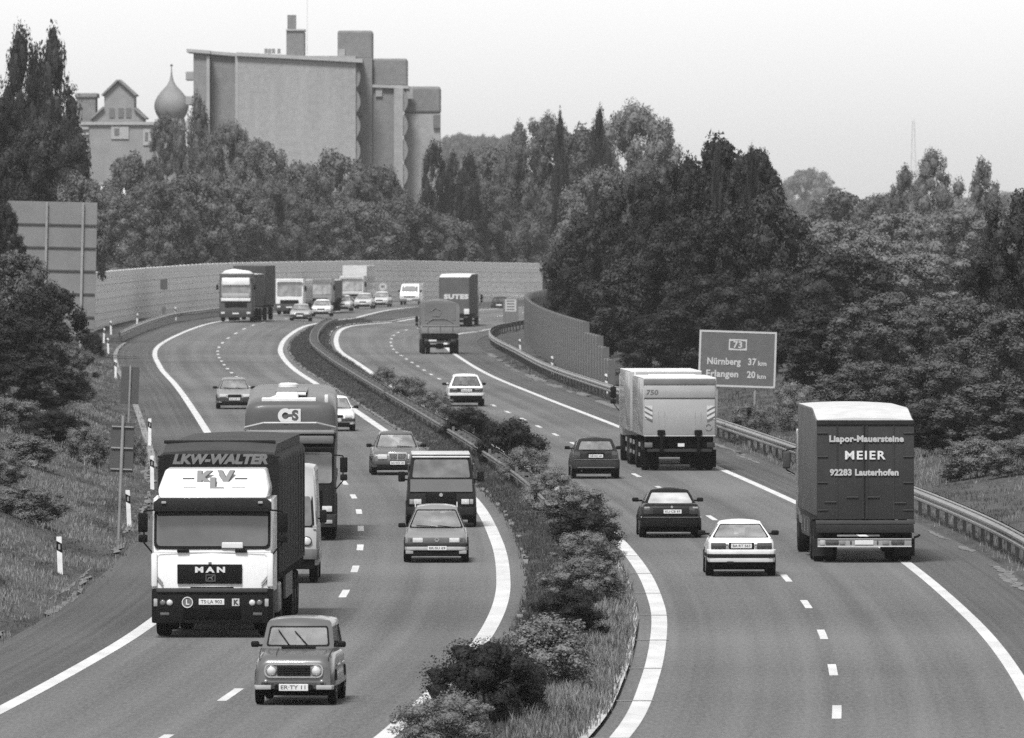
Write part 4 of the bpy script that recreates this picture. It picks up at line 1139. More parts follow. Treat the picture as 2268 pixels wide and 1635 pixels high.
def car(kind, label, cat, loc, rz, S, group=None):
    """S: L, W, H, deck [(y, top z)], zb, gh (y0, y1, belt z, roof y0, roof y1, base half width, roof half width), col"""
    root = empty(kind, loc, rz, label, cat, group); root.scale = [S.get('k', 1.0)]*3
    L, hw, H = S['L'], S['W']/2, S['H']; body = paint(S['col']); zb = S.get('zb', .24)
    deck = interp(S['deck'])
    ys = sorted(set([0, .03, .09, .2, .4]+[round(.4+(L-.8)*i/14, 3) for i in range(1, 14)]+[L-.4, L-.2, L-.09, L-.03, L]))
    rings = []
    for y in ys:
        e = min(y, L-y); k = 1-.10*(1-min(1, e/.42))**2.2
        zt = deck(y); drop = .05*(1-min(1, e/.12))**2
        rr_ = rrect(hw*k, zb+drop*.5, zt-drop, S.get('rt', .09), .06, 5)
        ring = []
        zm = S.get('zm', .55)
        for x, z in rr_:
            q = 1-.035*abs(z-zm)/max(.1, zt-zb)-(S.get('tum', .05)*max(0, (z-zm)/(max(zt, zm+.1)-zm))**2)
            crown = .02*(1-(x/hw)**2) if z > zt-.15 else 0
            ring.append((x*q, y, z+crown))
        rings.append(ring)
    mb = MB(); mb.loft(rings)
    # greenhouse
    g0, g1, gb, r0, r1, hb, hr = S['gh']; zr = H
    bow0, bow1 = S.get('bow', (.10, .06))
    fr = S.get('front', True)
    gi = S.get('gi', (.90, .05, .95)); SN, SF = gi[0], .88
    def ringz(ya, yb, h_, z, cr=.0):
        out = []
        for s in (-1, -SN, -.6, -.3, 0, .3, .6, SN, 1): out.append((s*h_, ya+bow0*s*s, z+cr*(1-s*s)))
        for q in (.05, .46, .53, .94): out.append((h_+.02*math.sin(math.pi*q), ya+bow0+(yb-bow1-ya-bow0)*q, z))
        for s in (1, SF, .6, .3, 0, -.3, -.6, -SF, -1): out.append((s*h_, yb-bow1*s*s, z+cr*(1-s*s)))
        for q in (.06, .47, .54, .95): out.append((-h_-.02*math.sin(math.pi*q), yb-bow1+(ya+bow0-yb+bow1)*q, z))
        return out
    ze = zr-.075
    lerp = lambda a, b, t: a+(b-a)*t
    gr = [ringz(g0, g1, hb, gb-.06)]
    for t in (.0, gi[1], .5, gi[2], 1.0): gr.append(ringz(lerp(g0, r0, t), lerp(g1, r1, t), lerp(hb, hr, t), lerp(gb, ze, t)))
    gr.append(ringz(r0+.05, r1-.04, hr-.03, zr-.03, .012)); gr.append(ringz(r0+.16, r1-.14, hr-.13, zr-.005, .03))
    NR = 26; open_seg = set(list(range(1, 7))+[9, 11]+list(range(14, 20))+[22, 24]); vs_ = [p for q in gr for p in q]; fs_ = []
    for k in range(len(gr)-1):
        for i in range(NR):
            if k in (2, 3) and i in open_seg: continue
            fs_.append((k*NR+i, k*NR+(i+1) % NR, (k+1)*NR+(i+1) % NR, (k+1)*NR+i))
    fs_.append(tuple(range((len(gr)-1)*NR, len(gr)*NR)))
    mb.add(vs_, fs_)
    mb.build('body', body, root, 38)
    def PN(s, t): return Vector((s*lerp(hb, hr, t), lerp(g0, r0, t)+bow0*s*s, lerp(gb, ze, t)))
    def PF(s, t): return Vector((s*lerp(hb, hr, t), lerp(g1, r1, t)-bow1*s*s, lerp(gb, ze, t)))
    m1 = S.get('g1', v_front if fr else v_rear)
    if m1 in (g_front, g_light): m1 = v_front
    patch('window_seal', black, root, PN, -SN-.03, SN+.03, gi[1]-.04, gi[2]+.04, (.07, .09), (0, -.006, .004), 4, (.05, .06))
    patch('windscreen' if fr else 'rear_window', m1, root, PN, -SN-.005, SN+.005, gi[1]-.005, gi[2]+.005, (.04, .05), (0, -.003, .002))
    patch('rear_window' if fr else 'windscreen', v_side, root, PF, -SF-.005, SF+.005, gi[1], gi[2], (.04, .05), (0, .003, .002))
    # inside: dashboard, front seats, rear bench, steering wheel
    yd = g0 if fr else g1; sd = 1 if fr else -1; ic = lerp(g0, g1, .5)
    MB().box((0, yd+sd*.42, gb-.02), (hb*1.7, .5, .10), .03).build('dashboard', cabin_m, root, 40)
    ysf = (r0+.55 if fr else r1-.55); ysr = (r1-.25 if fr else r0+.28)
    for sg in (-1, 1):
        o = MB().box((sg*hb*.48, ysf, gb-.02), (.46, .16, .50), .06, 3).build('front_seat', seat_m, root, 40); MB().box((sg*hb*.48, ysf, gb+.31), (.24, .10, .17), .04, 3).build('headrest', seat_m, o, 40)
        MB().box((sg*hb*.46, ysr+sd*.05, gb+.10), (.22, .10, .14), .04, 3).build('rear_headrest', seat_m, root, 40)
    MB().box((0, ysr, gb-.12), (hb*1.6, .18, .32), .06, 3).build('rear_bench', seat_m, root, 40)
    sx_ = hb*.48*(1 if fr else -1)
    mb = MB(); mb.tube([(sx_+.18*math.cos(k*math.pi/8), yd+sd*.78, gb-.02+.17*math.sin(k*math.pi/8)) for k in range(17)], .014, 5); mb.build('steering_wheel', black, root)
    MB().box((0, r0+.16 if fr else r1-.16, ze-.09), (.20, .03, .06), .012).build('rear_view_mirror', black, root)
    npil = S.get('doors', 2)
    for sg in (-1, 1):
        def PS(q, t, sg=sg):
            ya, yb = lerp(g0, r0, t)+bow0, lerp(g1, r1, t)-bow1
            return Vector((sg*(lerp(hb, hr, t)+.02*math.sin(math.pi*q)), lerp(ya, yb, q), lerp(gb, ze, t)))
        for a, b in ((.05, .46), (.53, .94)):
            patch('side_window', v_side, root, PS, a-.01, b+.01, gi[1], gi[2], (.02, .05), (sg*.004, 0, .001))
        if S.get('trim', True): MB().box((sg*(hw-.005), L/2, .50), (.03, L*.62, .06), .01).build('rub_strip', black, root)
    MB().box((0, L/2, (zb+.22)/2), (S['W']*.90, L*.93, max(.06, zb-.12))).build('underbody', under, root)
    wr = S.get('wr', .295)
    for y in S['wheels']:
        for sg in (-1, 1):
            wheel(root, sg*(hw-.085), y, wr, S.get('tw', .18))
            mb = MB(); n = 14; pl = [((wr+.055)*math.cos(math.pi*i/n), (wr+.055)*math.sin(math.pi*i/n)+wr) for i in range(n+1)]
            pl += [(-(wr+.055), zb), ((wr+.055), zb)]
            mb.prism([(y+p[0], p[1]) for p in pl], sg*(hw-.04), sg*(hw-.012), 'x'); mb.build('wheel_arch', under, root)
    mz = S.get('mir', (gb+.07, .19, .12))
    my = g0+.25 if fr else g1-.45
    for sg in (-1, 1): mirror(root, sg*(hw-.03), my, mz[0], mz[1], mz[2], S.get('mm', black))
    root['_'] = 0; del root['_']
    return root, PN

def bumper(root, hw, z0, z1, m, y0=-.05, name='bumper', ext=.45, r=.012):
    pl = [(-hw, ext), (-hw, .10), (-hw+.05, y0+.045), (-hw+.16, y0), (hw-.16, y0), (hw-.05, y0+.045), (hw, .10), (hw, ext)]
    return MB().prism(pl, z0, z1, 'z', r).build(name, m, root, 40)

def wipers(root, PN, lst, m=black):
    for a, b in lst:
        p, q = PN(*a)+Vector((0, -.03, .02)), PN(*b)+Vector((0, -.03, .02))
        MB().tube([p, q], .011, 5).build('wiper', m, root)

def place(u, v, f, z=None, ya=.75):
    """ground point under the nearest wheels -> location of the near end, heading"""
    p = gp(u, v, 0)
    if z is not None: p = gp(u, v, z)
    else:
        for _ in range(12): p = gp(u, v, gz(p.x, p.y))
    h = heading(f, p.y); d = Vector((-math.sin(h), math.cos(h), 0))
    q = p-d*ya; return (q.x, q.y, p.z+.004), h

NB, SB = LR, RL
# 1 small old hatchback at the bottom
loc, h = place(655, 1560, NB, ya=.62); h -= .012
S = dict(k=.96, L=3.66, W=1.485, H=1.50, col=.085, zb=.30, deck=[(0, .80), (.10, .87), (.5, .93), (1.0, .985), (1.35, 1.0), (2.6, .98), (3.66, .95)], gh=(.98, 3.58, .99, 1.38, 3.40, .655, .585), wheels=(.62, 3.06), wr=.29, tw=.145,
         g1=g_light, gi=(.86, .12, .86), bow=(.12, .04), rt=.16, tum=.10, zm=.5, trim=False, mir=(1.06, .15, .11))
root, PN = car('small_hatchback', 'small old grey hatchback with round headlights in a chrome frame, nearest car', 'car', loc, h, S)
mb = MB()
pts = rrect(.53, .50, .755, .10, .10, 5)
pi_ = rrect(.505, .525, .73, .08, .08, 5)
n = len(pts); mb.add([(x, -.035, z) for x, z in pts]+[(x, -.035, z) for x, z in pi_]+[(x, .06, z) for x, z in pts]+[(x, .06, z) for x, z in pi_],
    [(i, (i+1) % n, n+(i+1) % n, n+i) for i in range(n)]+[(i, (i+1) % n, 2*n+(i+1) % n, 2*n+i) for i in range(n)]+[(n+i, n+(i+1) % n, 3*n+(i+1) % n, 3*n+i) for i in range(n)])
mb.build('grille_frame', chrome, root, 40)
MB().prism(pi_, -.016, .05, 'y').build('grille_panel', plain(.16), root)
g = MB().box((-.0, -.03, .628), (.60, .04, .17), .008).build('grille', black, root)
mb = MB()
for i in range(5): mb.box((0, -.055, .565+.031*i), (.58, .02, .008))
mb.build('grille_bar', plain(.03), g)
for sg in (-1, 1):
    round_lamp(root, 'headlight', lamp, sg*.405, .628, .083, -.03, chrome)
    round_lamp(root, 'indicator', lamp_m, sg*.505, .435, .032, -.02)
    MB().prism([(sg*.40, .0), (sg*.41, -.06), (sg*.69, -.06), (sg*.73, .08), (sg*.70, .1)], .285, .365, 'z', .015).build('bumper', plain(.28, .3), root, 40)
    MB().tube([(sg*.30, -.03, .33), (sg*.30, .1, .33)], .05, 8).build('bumper_bracket', black, root)
MB().box((0, .05, .36), (1.2, .1, .13), .01).build('valance', plain(.05), root)
plate(root, 0, .325, -.06, 'ER·TY 11', .53, .125)
MB().box((.02, .965, 1.01), (.62, .10, .05), .015).build('air_vent', black, root)
MB().tube([(-.32, .1, .905), (-.34, .5, .965), (-.33, .9, 1.005)], .006, 5).build('bonnet_seam', plain(.04), root)
wipers(root, PN, [((-.22, .08), (-.60, .70)), ((.30, .06), (-.10, .66))])
for sg in (-1, 1): MB().tube([(sg*.60, .03, .60), (sg*.625, .12, .86), (sg*.645, .5, .945), (sg*.655, .95, .995)], .009, 5).build('wing_seam', plain(.025), root)
for sg in (-1, 1):
    for k in range(2): MB().box((sg*.738, 1.25+1.1*k, .70), (.02, .62, .03), .005).build('side_moulding', chrome, root)

# 2 estate with roof rails, front
loc, h = place(966, 1245, NB, ya=.85)
S = dict(k=.94, L=4.57, W=1.68, H=1.44, col=.17, zb=.30, deck=[(0, .66), (.08, .71), (.5, .80), (1.1, .885), (1.4, .90), (3, .90), (4.57, .88)], gh=(1.05, 4.50, .885, 1.95, 4.15, .745, .53), wheels=(.85, 3.48), tw=.20, g1=g_light, gi=(.93, .04, .93))
root, PN = car('estate_car', 'mid grey estate car with roof rails just ahead of the dark van', 'car', loc, h, S)
slab(root, 'front_panel', plain(.10, .4), 0, .585, 1.50, .16, -.005, .06)
for sg in (-1, 1):
    slab(root, 'headlight', lamp, sg*.48, .595, .27, .125, -.03, .06, .015); slab(root, 'indicator', lamp_m, sg*.665, .595, .09, .12, -.005, .06, .015)
bumper(root, .83, .43, .515, plain(.03), -.07); bumper(root, .82, .33, .428, plain(.30, .4), -.065, 'lower_bumper')
slab(root, 'air_intake', black, 0, .25, 1.22, .15, -.01, .06)
for sg in (-1, 1): slab(root, 'corner_skirt', plain(.22), sg*.70, .28, .20, .09, -.03, .05)
plate(root, .03, .385, -.068, 'ER·SU 69', .50, .105)
e = MB().lathe([(.040, -.012), (.056, -.012), (.056, .01), (.040, .01)], (.02, -.03, .60), 'y', 20).build('emblem', chrome, root, 40)
mb = MB(); 
for a, b in (((-.03, .03), (-.01, -.035)), ((-.01, -.035), (0, .0)), ((0, 0), (.01, -.035)), ((.01, -.035), (.03, .03))): mb.tube([(.02+a[0], -.035, .60+a[1]), (.02+b[0], -.035, .60+b[1])], .006, 4)
mb.build('emblem_letters', chrome, e)
wipers(root, PN, [((-.02, .03), (-.72, .10)), ((.62, .0), (.05, .09))], black)
for sg in (-1, 1): MB().tube([(sg*.55, 2.05, 1.40), (sg*.55, 2.2, 1.49), (sg*.55, 4.0, 1.49), (sg*.55, 4.12, 1.42)], .017, 6).build('roof_rail', plain(.3, .3), root)
mb = MB(); mb.tube([(0, -.001, .715), (0, .5, .815), (0, 1.0, .885)], .004, 4)

# 3 saloon with upright chrome radiator grille, front
loc, h = place(879, 1052, NB, ya=.80)
S = dict(k=.98, L=4.74, W=1.74, H=1.45, col=.095, zb=.26, deck=[(0, .70), (.1, .76), (.5, .84), (1.2, .92), (1.6, .94), (3.4, .94), (3.9, .94), (4.74, .90)], gh=(1.30, 4.3, .92, 2.1, 3.45, .735, .56), wheels=(.80, 3.6), tw=.20, g1=g_light, gi=(.93, .03, .94), doors=2)
root, PN = car('saloon_car', 'grey saloon with an upright chrome radiator grille, farther than the dark van', 'car', loc, h, S)
MB().prism([(-.30, .50), (.30, .50), (.335, .74), (.30, .79), (-.30, .79), (-.335, .74)], -.06, .15, 'y', .012).build('grille_frame', chrome, root, 40)
g = MB().prism([(-.255, .525), (.255, .525), (.285, .735), (-.285, .735)], -.072, .0, 'y').build('grille', plain(.05), root)
mb = MB(); mb.box((0, -.078, .63), (.025, .015, .21))
for k in range(5): mb.box((0, -.076, .545+.042*k), (.50, .012, .010))
mb.build('grille_bar', plain(.3, .3), g)
for sg in (-1, 1):
    slab(root, 'headlight', lamp, sg*.51, .63, .33, .17, -.02, .06, .02); slab(root, 'indicator', lamp_m, sg*.735, .63, .10, .17, .03, .06, .02)
bumper(root, .86, .36, .49, plain(.055), -.06); slab(root, 'air_intake', black, 0, .29, 1.4, .13, -.02, .06); plate(root, .0, .42, -.062, 'BA·WZ 35')
wipers(root, PN, [((.75, .0), (.02, .08))])
MB().cyl((0, .02, .79), (0, .02, .86), .012, n=8).build('bonnet_star', chrome, root)

# 4 dark van, front
loc, h = place(977, 1167, NB, ya=.80)
root = empty('dark_van', loc, h, 'dark panel van with a sky-lit roof and big black mirrors right behind the estate', 'van')
pr = [(0, .30), (.0, .70), (.06, .95), (.62, 1.27), (1.22, 1.83), (1.45, 1.94), (2.0, 1.98), (5.0, 1.98), (5.05, 1.9), (5.05, .32)]
dk = paint(.014)
mb = MB(); rings = []
for k, (x, ins) in enumerate([(-1, .10), (-.965, .02), (-.75, 0), (0, -.03), (.75, 0), (.965, .02), (1, .10)]):
    ring = []
    for y, z in pr:
        t = max(0, (z-1.0)/1.0); ring.append((x*.965*(1-.13*t), y+ins*(1 if y < 3 else -1), z-(.05 if abs(x) > .99 and z > 1.9 else 0)))
    rings.append(ring)
mb.loft(rings); mb.build('body', dk, root, 40)
roof = MB(); roof.box((0, 3.25, 1.985), (1.62, 3.5, .05), .02); roof.build('roof', plain(.42, .4), root, 40)  # roof of the dark van; the sky's reflection is painted on as pale grey
roof = MB(); roof.box((0, 1.42, 1.915), (1.60, .34, .05), .02); o = roof.build('roof_front', plain(.5, .4), root, 40)  # same painted sky sheen over the front roof edge
hood = MB()
hood.add([(-.86, -.03, .985), (.86, -.03, .985), (.85, .57, 1.315), (-.85, .57, 1.315), (-.86, .02, .955), (.86, .02, .955), (.85, .58, 1.25), (-.85, .58, 1.25)], [(0, 1, 2, 3), (4, 5, 6, 7), (0, 1, 5, 4), (2, 3, 7, 6), (1, 2, 6, 5), (0, 3, 7, 4)])
hood.build('bonnet', paint(.085), root)  # lighter than the body: light on the bonnet is put into its colour
PW = lambda s, t: Vector((s*(.88-.07*t), .66+.54*t-.03+.02*s*s, 1.31+.51*t))
patch('window_seal', black, root, PW, -.97, .97, -.03, 1.05, (.06, .10), (0, -.045, .03)); patch('windscreen', g_light, root, PW, -.91, .91, .03, .98, (.06, .10), (0, -.055, .037))
for a, b in (((-.05, .0), (-.78, .20)), ((.62, -.02), (-.10, .22))): wipers(root, PW, [(a, b)])
MB().prism([(-.42, .62), (.40, .62), (.42, .92), (.32, .97), (-.34, .97), (-.44, .92)], -.05, .1, 'y', .01).build('grille', black, root, 40)
MB().lathe([(0, -.02), (.05, -.02), (.05, .02), (0, .02)], (-.01, -.06, .90), 'y', 20).build('emblem', chrome, root, 40)
slab(root, 'front_panel', plain(.02), 0, .79, 1.86, .30, -.01, .08)
for sg in (-1, 1):
    slab(root, 'headlight', lamp, sg*.66, .71, .22, .145, -.05, .08, .015); slab(root, 'indicator', lamp_m, sg*.83, .71, .10, .14, -.03, .08, .015)
    MB().box((sg*1.09, .95, 1.38), (.19, .14, .28), .03, 2).build('wing_mirror', black, root, 40); MB().tube([(sg*.92, .9, 1.30), (sg*1.05, .93, 1.30)], .025, 6).build('mirror_arm', black, root)
    for y in (.80, 3.9): wheel(root, sg*.87, y, .33, .20)
    MB().box((sg*.905, 1.35, 1.52), (.03, .7, .42), .01).build('side_window', g_dark, root)
bumper(root, .975, .34, .56, plain(.02), -.08); slab(root, 'air_intake', black, 0, .28, 1.5, .14, .02, .06); plate(root, .0, .45, -.082, 'BA·K 274')

# 5 white high roofed van behind the lorry, front
loc, h = place(613, 1290, NB, ya=.95)
root = empty('white_van', loc, h, 'white high roofed van half hidden behind the near lorry', 'van')
mb = MB(); rings = []
pr = [(0, .42), (0, .85), (.05, 1.18), (.10, 1.26), (.42, 2.05), (.62, 2.38), (.95, 2.60), (1.4, 2.68), (5.6, 2.68), (5.65, .42)]
for x, ins in [(-1, .16), (-.95, .05), (-.75, .01), (0, -.02), (.75, .01), (.95, .05), (1, .16)]:
    rings.append([(x*.98*(1-.10*max(0, (z-1.3)/1.4)), y+ins*(1 if y < 3 else -1), z-(.12 if abs(x) > .99 and z > 2.5 else .03 if abs(x) > .9 and z > 2.5 else 0)) for y, z in pr])
mb.loft(rings); mb.build('body', paint(.26), root, 40)
PW = lambda s, t: Vector((s*(.93-.05*t), .115+.30*t+.08*s*s, 1.30+.72*t))
patch('window_seal', black, root, PW, -.96, .96, -.02, 1.03, (.07, .12), (0, -.035, .012)); patch('windscreen', g_light, root, PW, -.90, .90, .03, .97, (.06, .10), (0, -.045, .016))
slab(root, 'grille', plain(.05), 0, 1.0, 1.0, .22, -.02, .06)
for sg in (-1, 1):
    round_lamp(root, 'headlight', lamp, sg*.72, .98, .10, -.0, plain(.03)); MB().box((sg*1.09, .45, 1.55), (.16, .12, .30), .03).build('wing_mirror', black, root, 40); MB().tube([(sg*.93, .4, 1.50), (sg*1.05, .43, 1.5)], .02, 6).build('mirror_arm', black, root)
    slab(root, 'side_marker', lamp_m, sg*.90, 1.32, .10, .04, .07, .05)
    for y in (.95, 4.4): wheel(root, sg*.86, y, .34, .20)
    MB().prism([(.55, 1.38), (1.3, 1.38), (1.3, 1.98), (.80, 1.98)], sg*.93, sg*.965, 'x').build('side_window', g_dark, root)
bumper(root, 1.0, .56, .80, plain(.10), -.09); slab(root, 'valance', black, 0, .45, 1.8, .24, -.0, .08); plate(root, 0, .66, -.09, 'FO·AM 12')

# cars farther up the northbound side
def saloon(kind, label, u, v, f, W, colr, front=True, L=4.3, H=1.39, z=None, glass=None, boot=True, lamps=True, grp=None, dark_low=True, plate_t=None, rear_lo=None, hat=False, group=None):
    loc, h = place(u, v, f, z, .78)
    if front:
        S = dict(L=L, W=W, H=H, col=colr, zb=.27, deck=[(0, .66), (.08, .73), (.5, .82), (1.1, .90), (1.4, .92), (3.0, .93), (L, .88)], gh=(1.10, L-.55 if boot else L-.08, .90, 1.95, L-1.35 if boot else L-.55, W/2-.10, W/2-.29), wheels=(.78, L-.85), g1=glass or g_light, gi=(.92, .04, .93))
        root, PN = car(kind, label, 'car', loc, h, S, group)
        for sg in (-1, 1): slab(root, 'headlight', lamp, sg*(W/2-.28), .61, .30, .13, -.02, .06, .02)
        slab(root, 'grille', black, 0, .61, W-1.0, .11, -.02, .05); bumper(root, W/2-.01, .40, .52, plain(.04 if dark_low else .3), -.06)
        slab(root, 'air_intake', black, 0, .29, W*.72, .14, -.01, .06); plate(root, 0, .46, -.062, plate_t)
        wipers(root, PN, [((.0, .03), (-.7, .10)), ((.62, .0), (.05, .09))])
    return root
saloon('dark_hatchback', 'small dark car left of the tanker with its right half hidden', 519, 906, NB, 1.62, .20, True, 3.9, 1.40, boot=False, plate_t='BA·HP 7')
saloon('white_hatchback', 'white car mostly hidden behind the right side of the tanker', 741, 955, NB, 1.66, .60, True, 4.0, 1.40, boot=False, plate_t='BA·LC 51')
QG = 'cars queueing in the far bend'
saloon('saloon_car', 'grey saloon heading the queue of far cars beside the median', 665, 712, NB, 1.66, .30, z=.72, group=QG)
saloon('saloon_car', 'white saloon second in the queue of far cars', 712, 701, NB, 1.66, .62, z=.86, group=QG, dark_low=False)
saloon('hatchback_car', 'pale hatchback third in the queue of far cars', 757, 689.5, NB, 1.64, .50, z=.93, boot=False, group=QG, dark_low=False)
saloon('saloon_car', 'pale saloon fourth in the queue, below the speed sign', 805, 684, NB, 1.64, .42, z=.95, group=QG, dark_low=False)
saloon('hatchback_car', 'pale hatchback last in the queue, right under the speed sign', 842, 680, NB, 1.64, .45, z=.95, boot=False, group=QG, dark_low=False)
# white far van
loc, h = place(909, 675.5, NB, .95, .8)
root = empty('white_minibus', loc, h, 'white minibus alone at the far right end of the queue', 'van')
mb = MB(); rings = []
pr = [(0, .35), (0, .80), (.10, 1.12), (.55, 1.78), (.8, 1.93), (1.1, 1.98), (4.5, 1.98), (4.55, .35)]
for x, ins in [(-1, .14), (-.94, .03), (-.6, 0), (.6, 0), (.94, .03), (1, .14)]:
    rings.append([(x*.93*(1-.12*max(0, z-1.1)), y+ins*(1 if y < 3 else -1), z-(.05 if abs(x) > .99 and z > 1.9 else 0)) for y, z in pr])
mb.loft(rings); mb.build('body', paint(.62), root, 40)
PW = lambda s, t: Vector((s*(.84-.07*t), .15+.42*t+.03*s*s, 1.16+.60*t)); patch('windscreen', g_light, root, PW, -.93, .93, .05, .97, (.07, .1), (0, -.03, .02))
slab(root, 'grille', plain(.06), 0, .76, 1.1, .14, -.01, .05); bumper(root, .93, .38, .60, plain(.12), -.06); plate(root, 0, .5, -.065)
for sg in (-1, 1):
    slab(root, 'headlight', lamp, sg*.70, .76, .22, .15, 0, .05); mirror(root, sg*.90, .55, 1.3, .2, .22)
    for y in (.8, 3.6): wheel(root, sg*.83, y, .31, .19)

# ---------------------------------------------------------------- southbound cars, seen from behind
# white estate
loc, h = place(1031, 900, SB, ya=.95)
S = dict(L=4.57, W=1.70, H=1.47, col=.62, zb=.34, front=False, deck=[(0, .90), (.1, .93), (.5, .93), (3.2, .92), (3.6, .88), (4.4, .72), (4.57, .66)], gh=(.10, 3.55, .93, .52, 2.6, .77, .56), wheels=(.95, 3.72), tw=.19, g1=see_through('estate_rear_glass', .22, .6), gi=(.86, .07, .93))
root, PN = car('estate_car', 'white estate car seen from behind above the median shrubs', 'car', loc, h, S)
slab(root, 'lamp_band', plain(.02, .3), 0, .76, 1.54, .18, -.02, .05)
for sg in (-1, 1): slab(root, 'tail_light', lamp_d, sg*.57, .76, .38, .165, -.035, .05); slab(root, 'reversing_light', lamp_m, sg*.52, .80, .18, .05, -.04, .05)
plate(root, .02, .745, -.045, 'BA·AH 92'); bumper(root, .85, .50, .62, plain(.50, .4), -.06); slab(root, 'valance', under, 0, .40, 1.5, .20, -.03, .08)
wipers(root, PN, [((.0, .02), (-.45, .14))])
# dark hatchback
loc, h = place(1318, 1060, SB, ya=.70)
S = dict(k=.94, L=3.95, W=1.68, H=1.41, col=.022, zb=.36, front=False, deck=[(0, .93), (.1, .97), (.4, .97), (2.6, .95), (3.0, .90), (3.8, .76), (3.95, .70)], gh=(.06, 3.05, .97, .42, 2.1, .76, .60), wheels=(.70, 3.24), tw=.175, gi=(.84, .10, .93), rt=.07)
root, PN = car('dark_hatchback', 'dark grey hatchback with a pale roof edge beside the pale truck', 'car', loc, h, S)
slab(root, 'number_plate_recess', black, 0, .88, .60, .09, -.03, .05); plate(root, 0, .795, -.035, 'NE·RD 60')
for sg in (-1, 1): slab(root, 'tail_light', lamp_d, sg*.65, .82, .20, .28, -.015, .06)
bumper(root, .84, .36, .67, plain(.028, .45), -.07); MB().box((0, -.075, .675), (1.5, .02, .012)).build('bumper_trim', plain(.2, .3), root); MB().box((0, -.07, .40), (1.3, .02, .025)).build('bumper_trim', plain(.12, .4), root)
MB().tube([(-.50, .0, .28), (-.50, .2, .28)], .03, 8).build('exhaust', steel_d, root)
wipers(root, PN, [((-.05, .05), (-.62, .07))])
# black saloon
loc, h = place(1484, 1190, SB, ya=1.0)
S = dict(k=.92, L=4.72, W=1.76, H=1.38, col=.012, zb=.33, front=False, deck=[(0, .92), (.12, .98), (.9, .985), (1.3, .96), (3.3, .93), (3.6, .88), (4.5, .74), (4.72, .68)], gh=(.95, 3.65, .965, 1.65, 2.75, .755, .57), wheels=(1.0, 3.76), tw=.21, wr=.30, gi=(.90, .04, .93), rt=.10, g1=see_through('black_saloon_rear_glass', .50, .25))
root, PN = car('black_saloon', 'black saloon with a shiny roof in the left lane behind the white saloon', 'car', loc, h, S)
slab(root, 'lamp_band', plain(.02, .3), 0, .77, 1.56, .17, -.03, .06)
for sg in (-1, 1): slab(root, 'tail_light', lamp_d, sg*.66, .80, .28, .22, -.035, .07); slab(root, 'indicator', lamp_m, sg*.70, .88, .16, .055, -.04, .07)
plate(root, .04, .765, -.052, 'KU·CB 97', .52); MB().lathe([(0, -.012), (.035, -.012), (.035, .02), (0, .02)], (.02, -.02, .90), 'y', 18).build('emblem', chrome, root, 40)
bumper(root, .87, .33, .60, plain(.008, .4), -.08); MB().box((0, -.082, .605), (1.62, .02, .018)).build('bumper_trim', plain(.12, .3), root)
for sg in (-1, 1): MB().box((sg*.86, .12, .605), (.03, .28, .022)).build('bumper_trim', plain(.4, .3), root)
# white saloon
loc, h = place(1640, 1275, SB, ya=.95)
S = dict(k=.95, L=4.40, W=1.72, H=1.36, col=.62, zb=.36, front=False, deck=[(0, .86), (.12, .93), (.75, .955), (1.1, .95), (3.0, .92), (3.3, .88), (4.2, .74), (4.40, .68)], gh=(.68, 3.4, .945, 1.30, 2.5, .76, .53), wheels=(.95, 3.55), tw=.20, wr=.295, gi=(.91, .04, .95), rt=.10, g1=see_through('white_saloon_rear_glass', .36, .5))
root, PN = car('white_saloon', 'white saloon seen from behind in the left lane, nearest car on the right', 'car', loc, h, S)
for sg in (-1, 1):
    slab(root, 'tail_light', lamp_d, sg*.575, .765, .37, .155, -.03, .06)
    for z in (.80, .735): slab(root, 'reversing_light', lamp_m, sg*.355, z, .055, .05, -.03, .05)
slab(root, 'plate_panel', black, 0, .765, .63, .165, -.025, .05); plate(root, .0, .765, -.055, 'BA·RT 563', .52)
bumper(root, .86, .56, .675, plain(.56, .4), -.08); bumper(root, .85, .475, .555, plain(.012), -.075, 'bumper_strip'); bumper(root, .835, .36, .47, plain(.40, .4), -.06, 'lower_bumper')
MB().box((-.28, -.05, .345), (.18, .12, .07), .02).build('tow_bracket', black, root); slab(root, 'valance', under, 0, .31, 1.45, .12, .02, .08)
MB().tube([(-.47, .02, .27), (-.47, .25, .27)], .035, 8).build('exhaust', black, root)
# far dark car by the information sign
loc, h = place(1108, 693, RR, .55, .7)
S = dict(L=3.7, W=1.60, H=1.42, col=.03, zb=.28, front=False, deck=[(0, .9), (.4, .93), (2.6, .92), (3.7, .7)], gh=(.06, 2.9, .93, .4, 2.0, .72, .56), wheels=(.65, 3.0), g1=v_side)
root, PN = car('dark_hatchback', 'far dark car half hidden by the information board at the bend', 'car', loc, h, S)
for sg in (-1, 1): slab(root, 'tail_light', lamp_d, sg*.62, .75, .2, .2)
plate(root, 0, .7, -.03); bumper(root, .8, .38, .6, plain(.02), -.06)
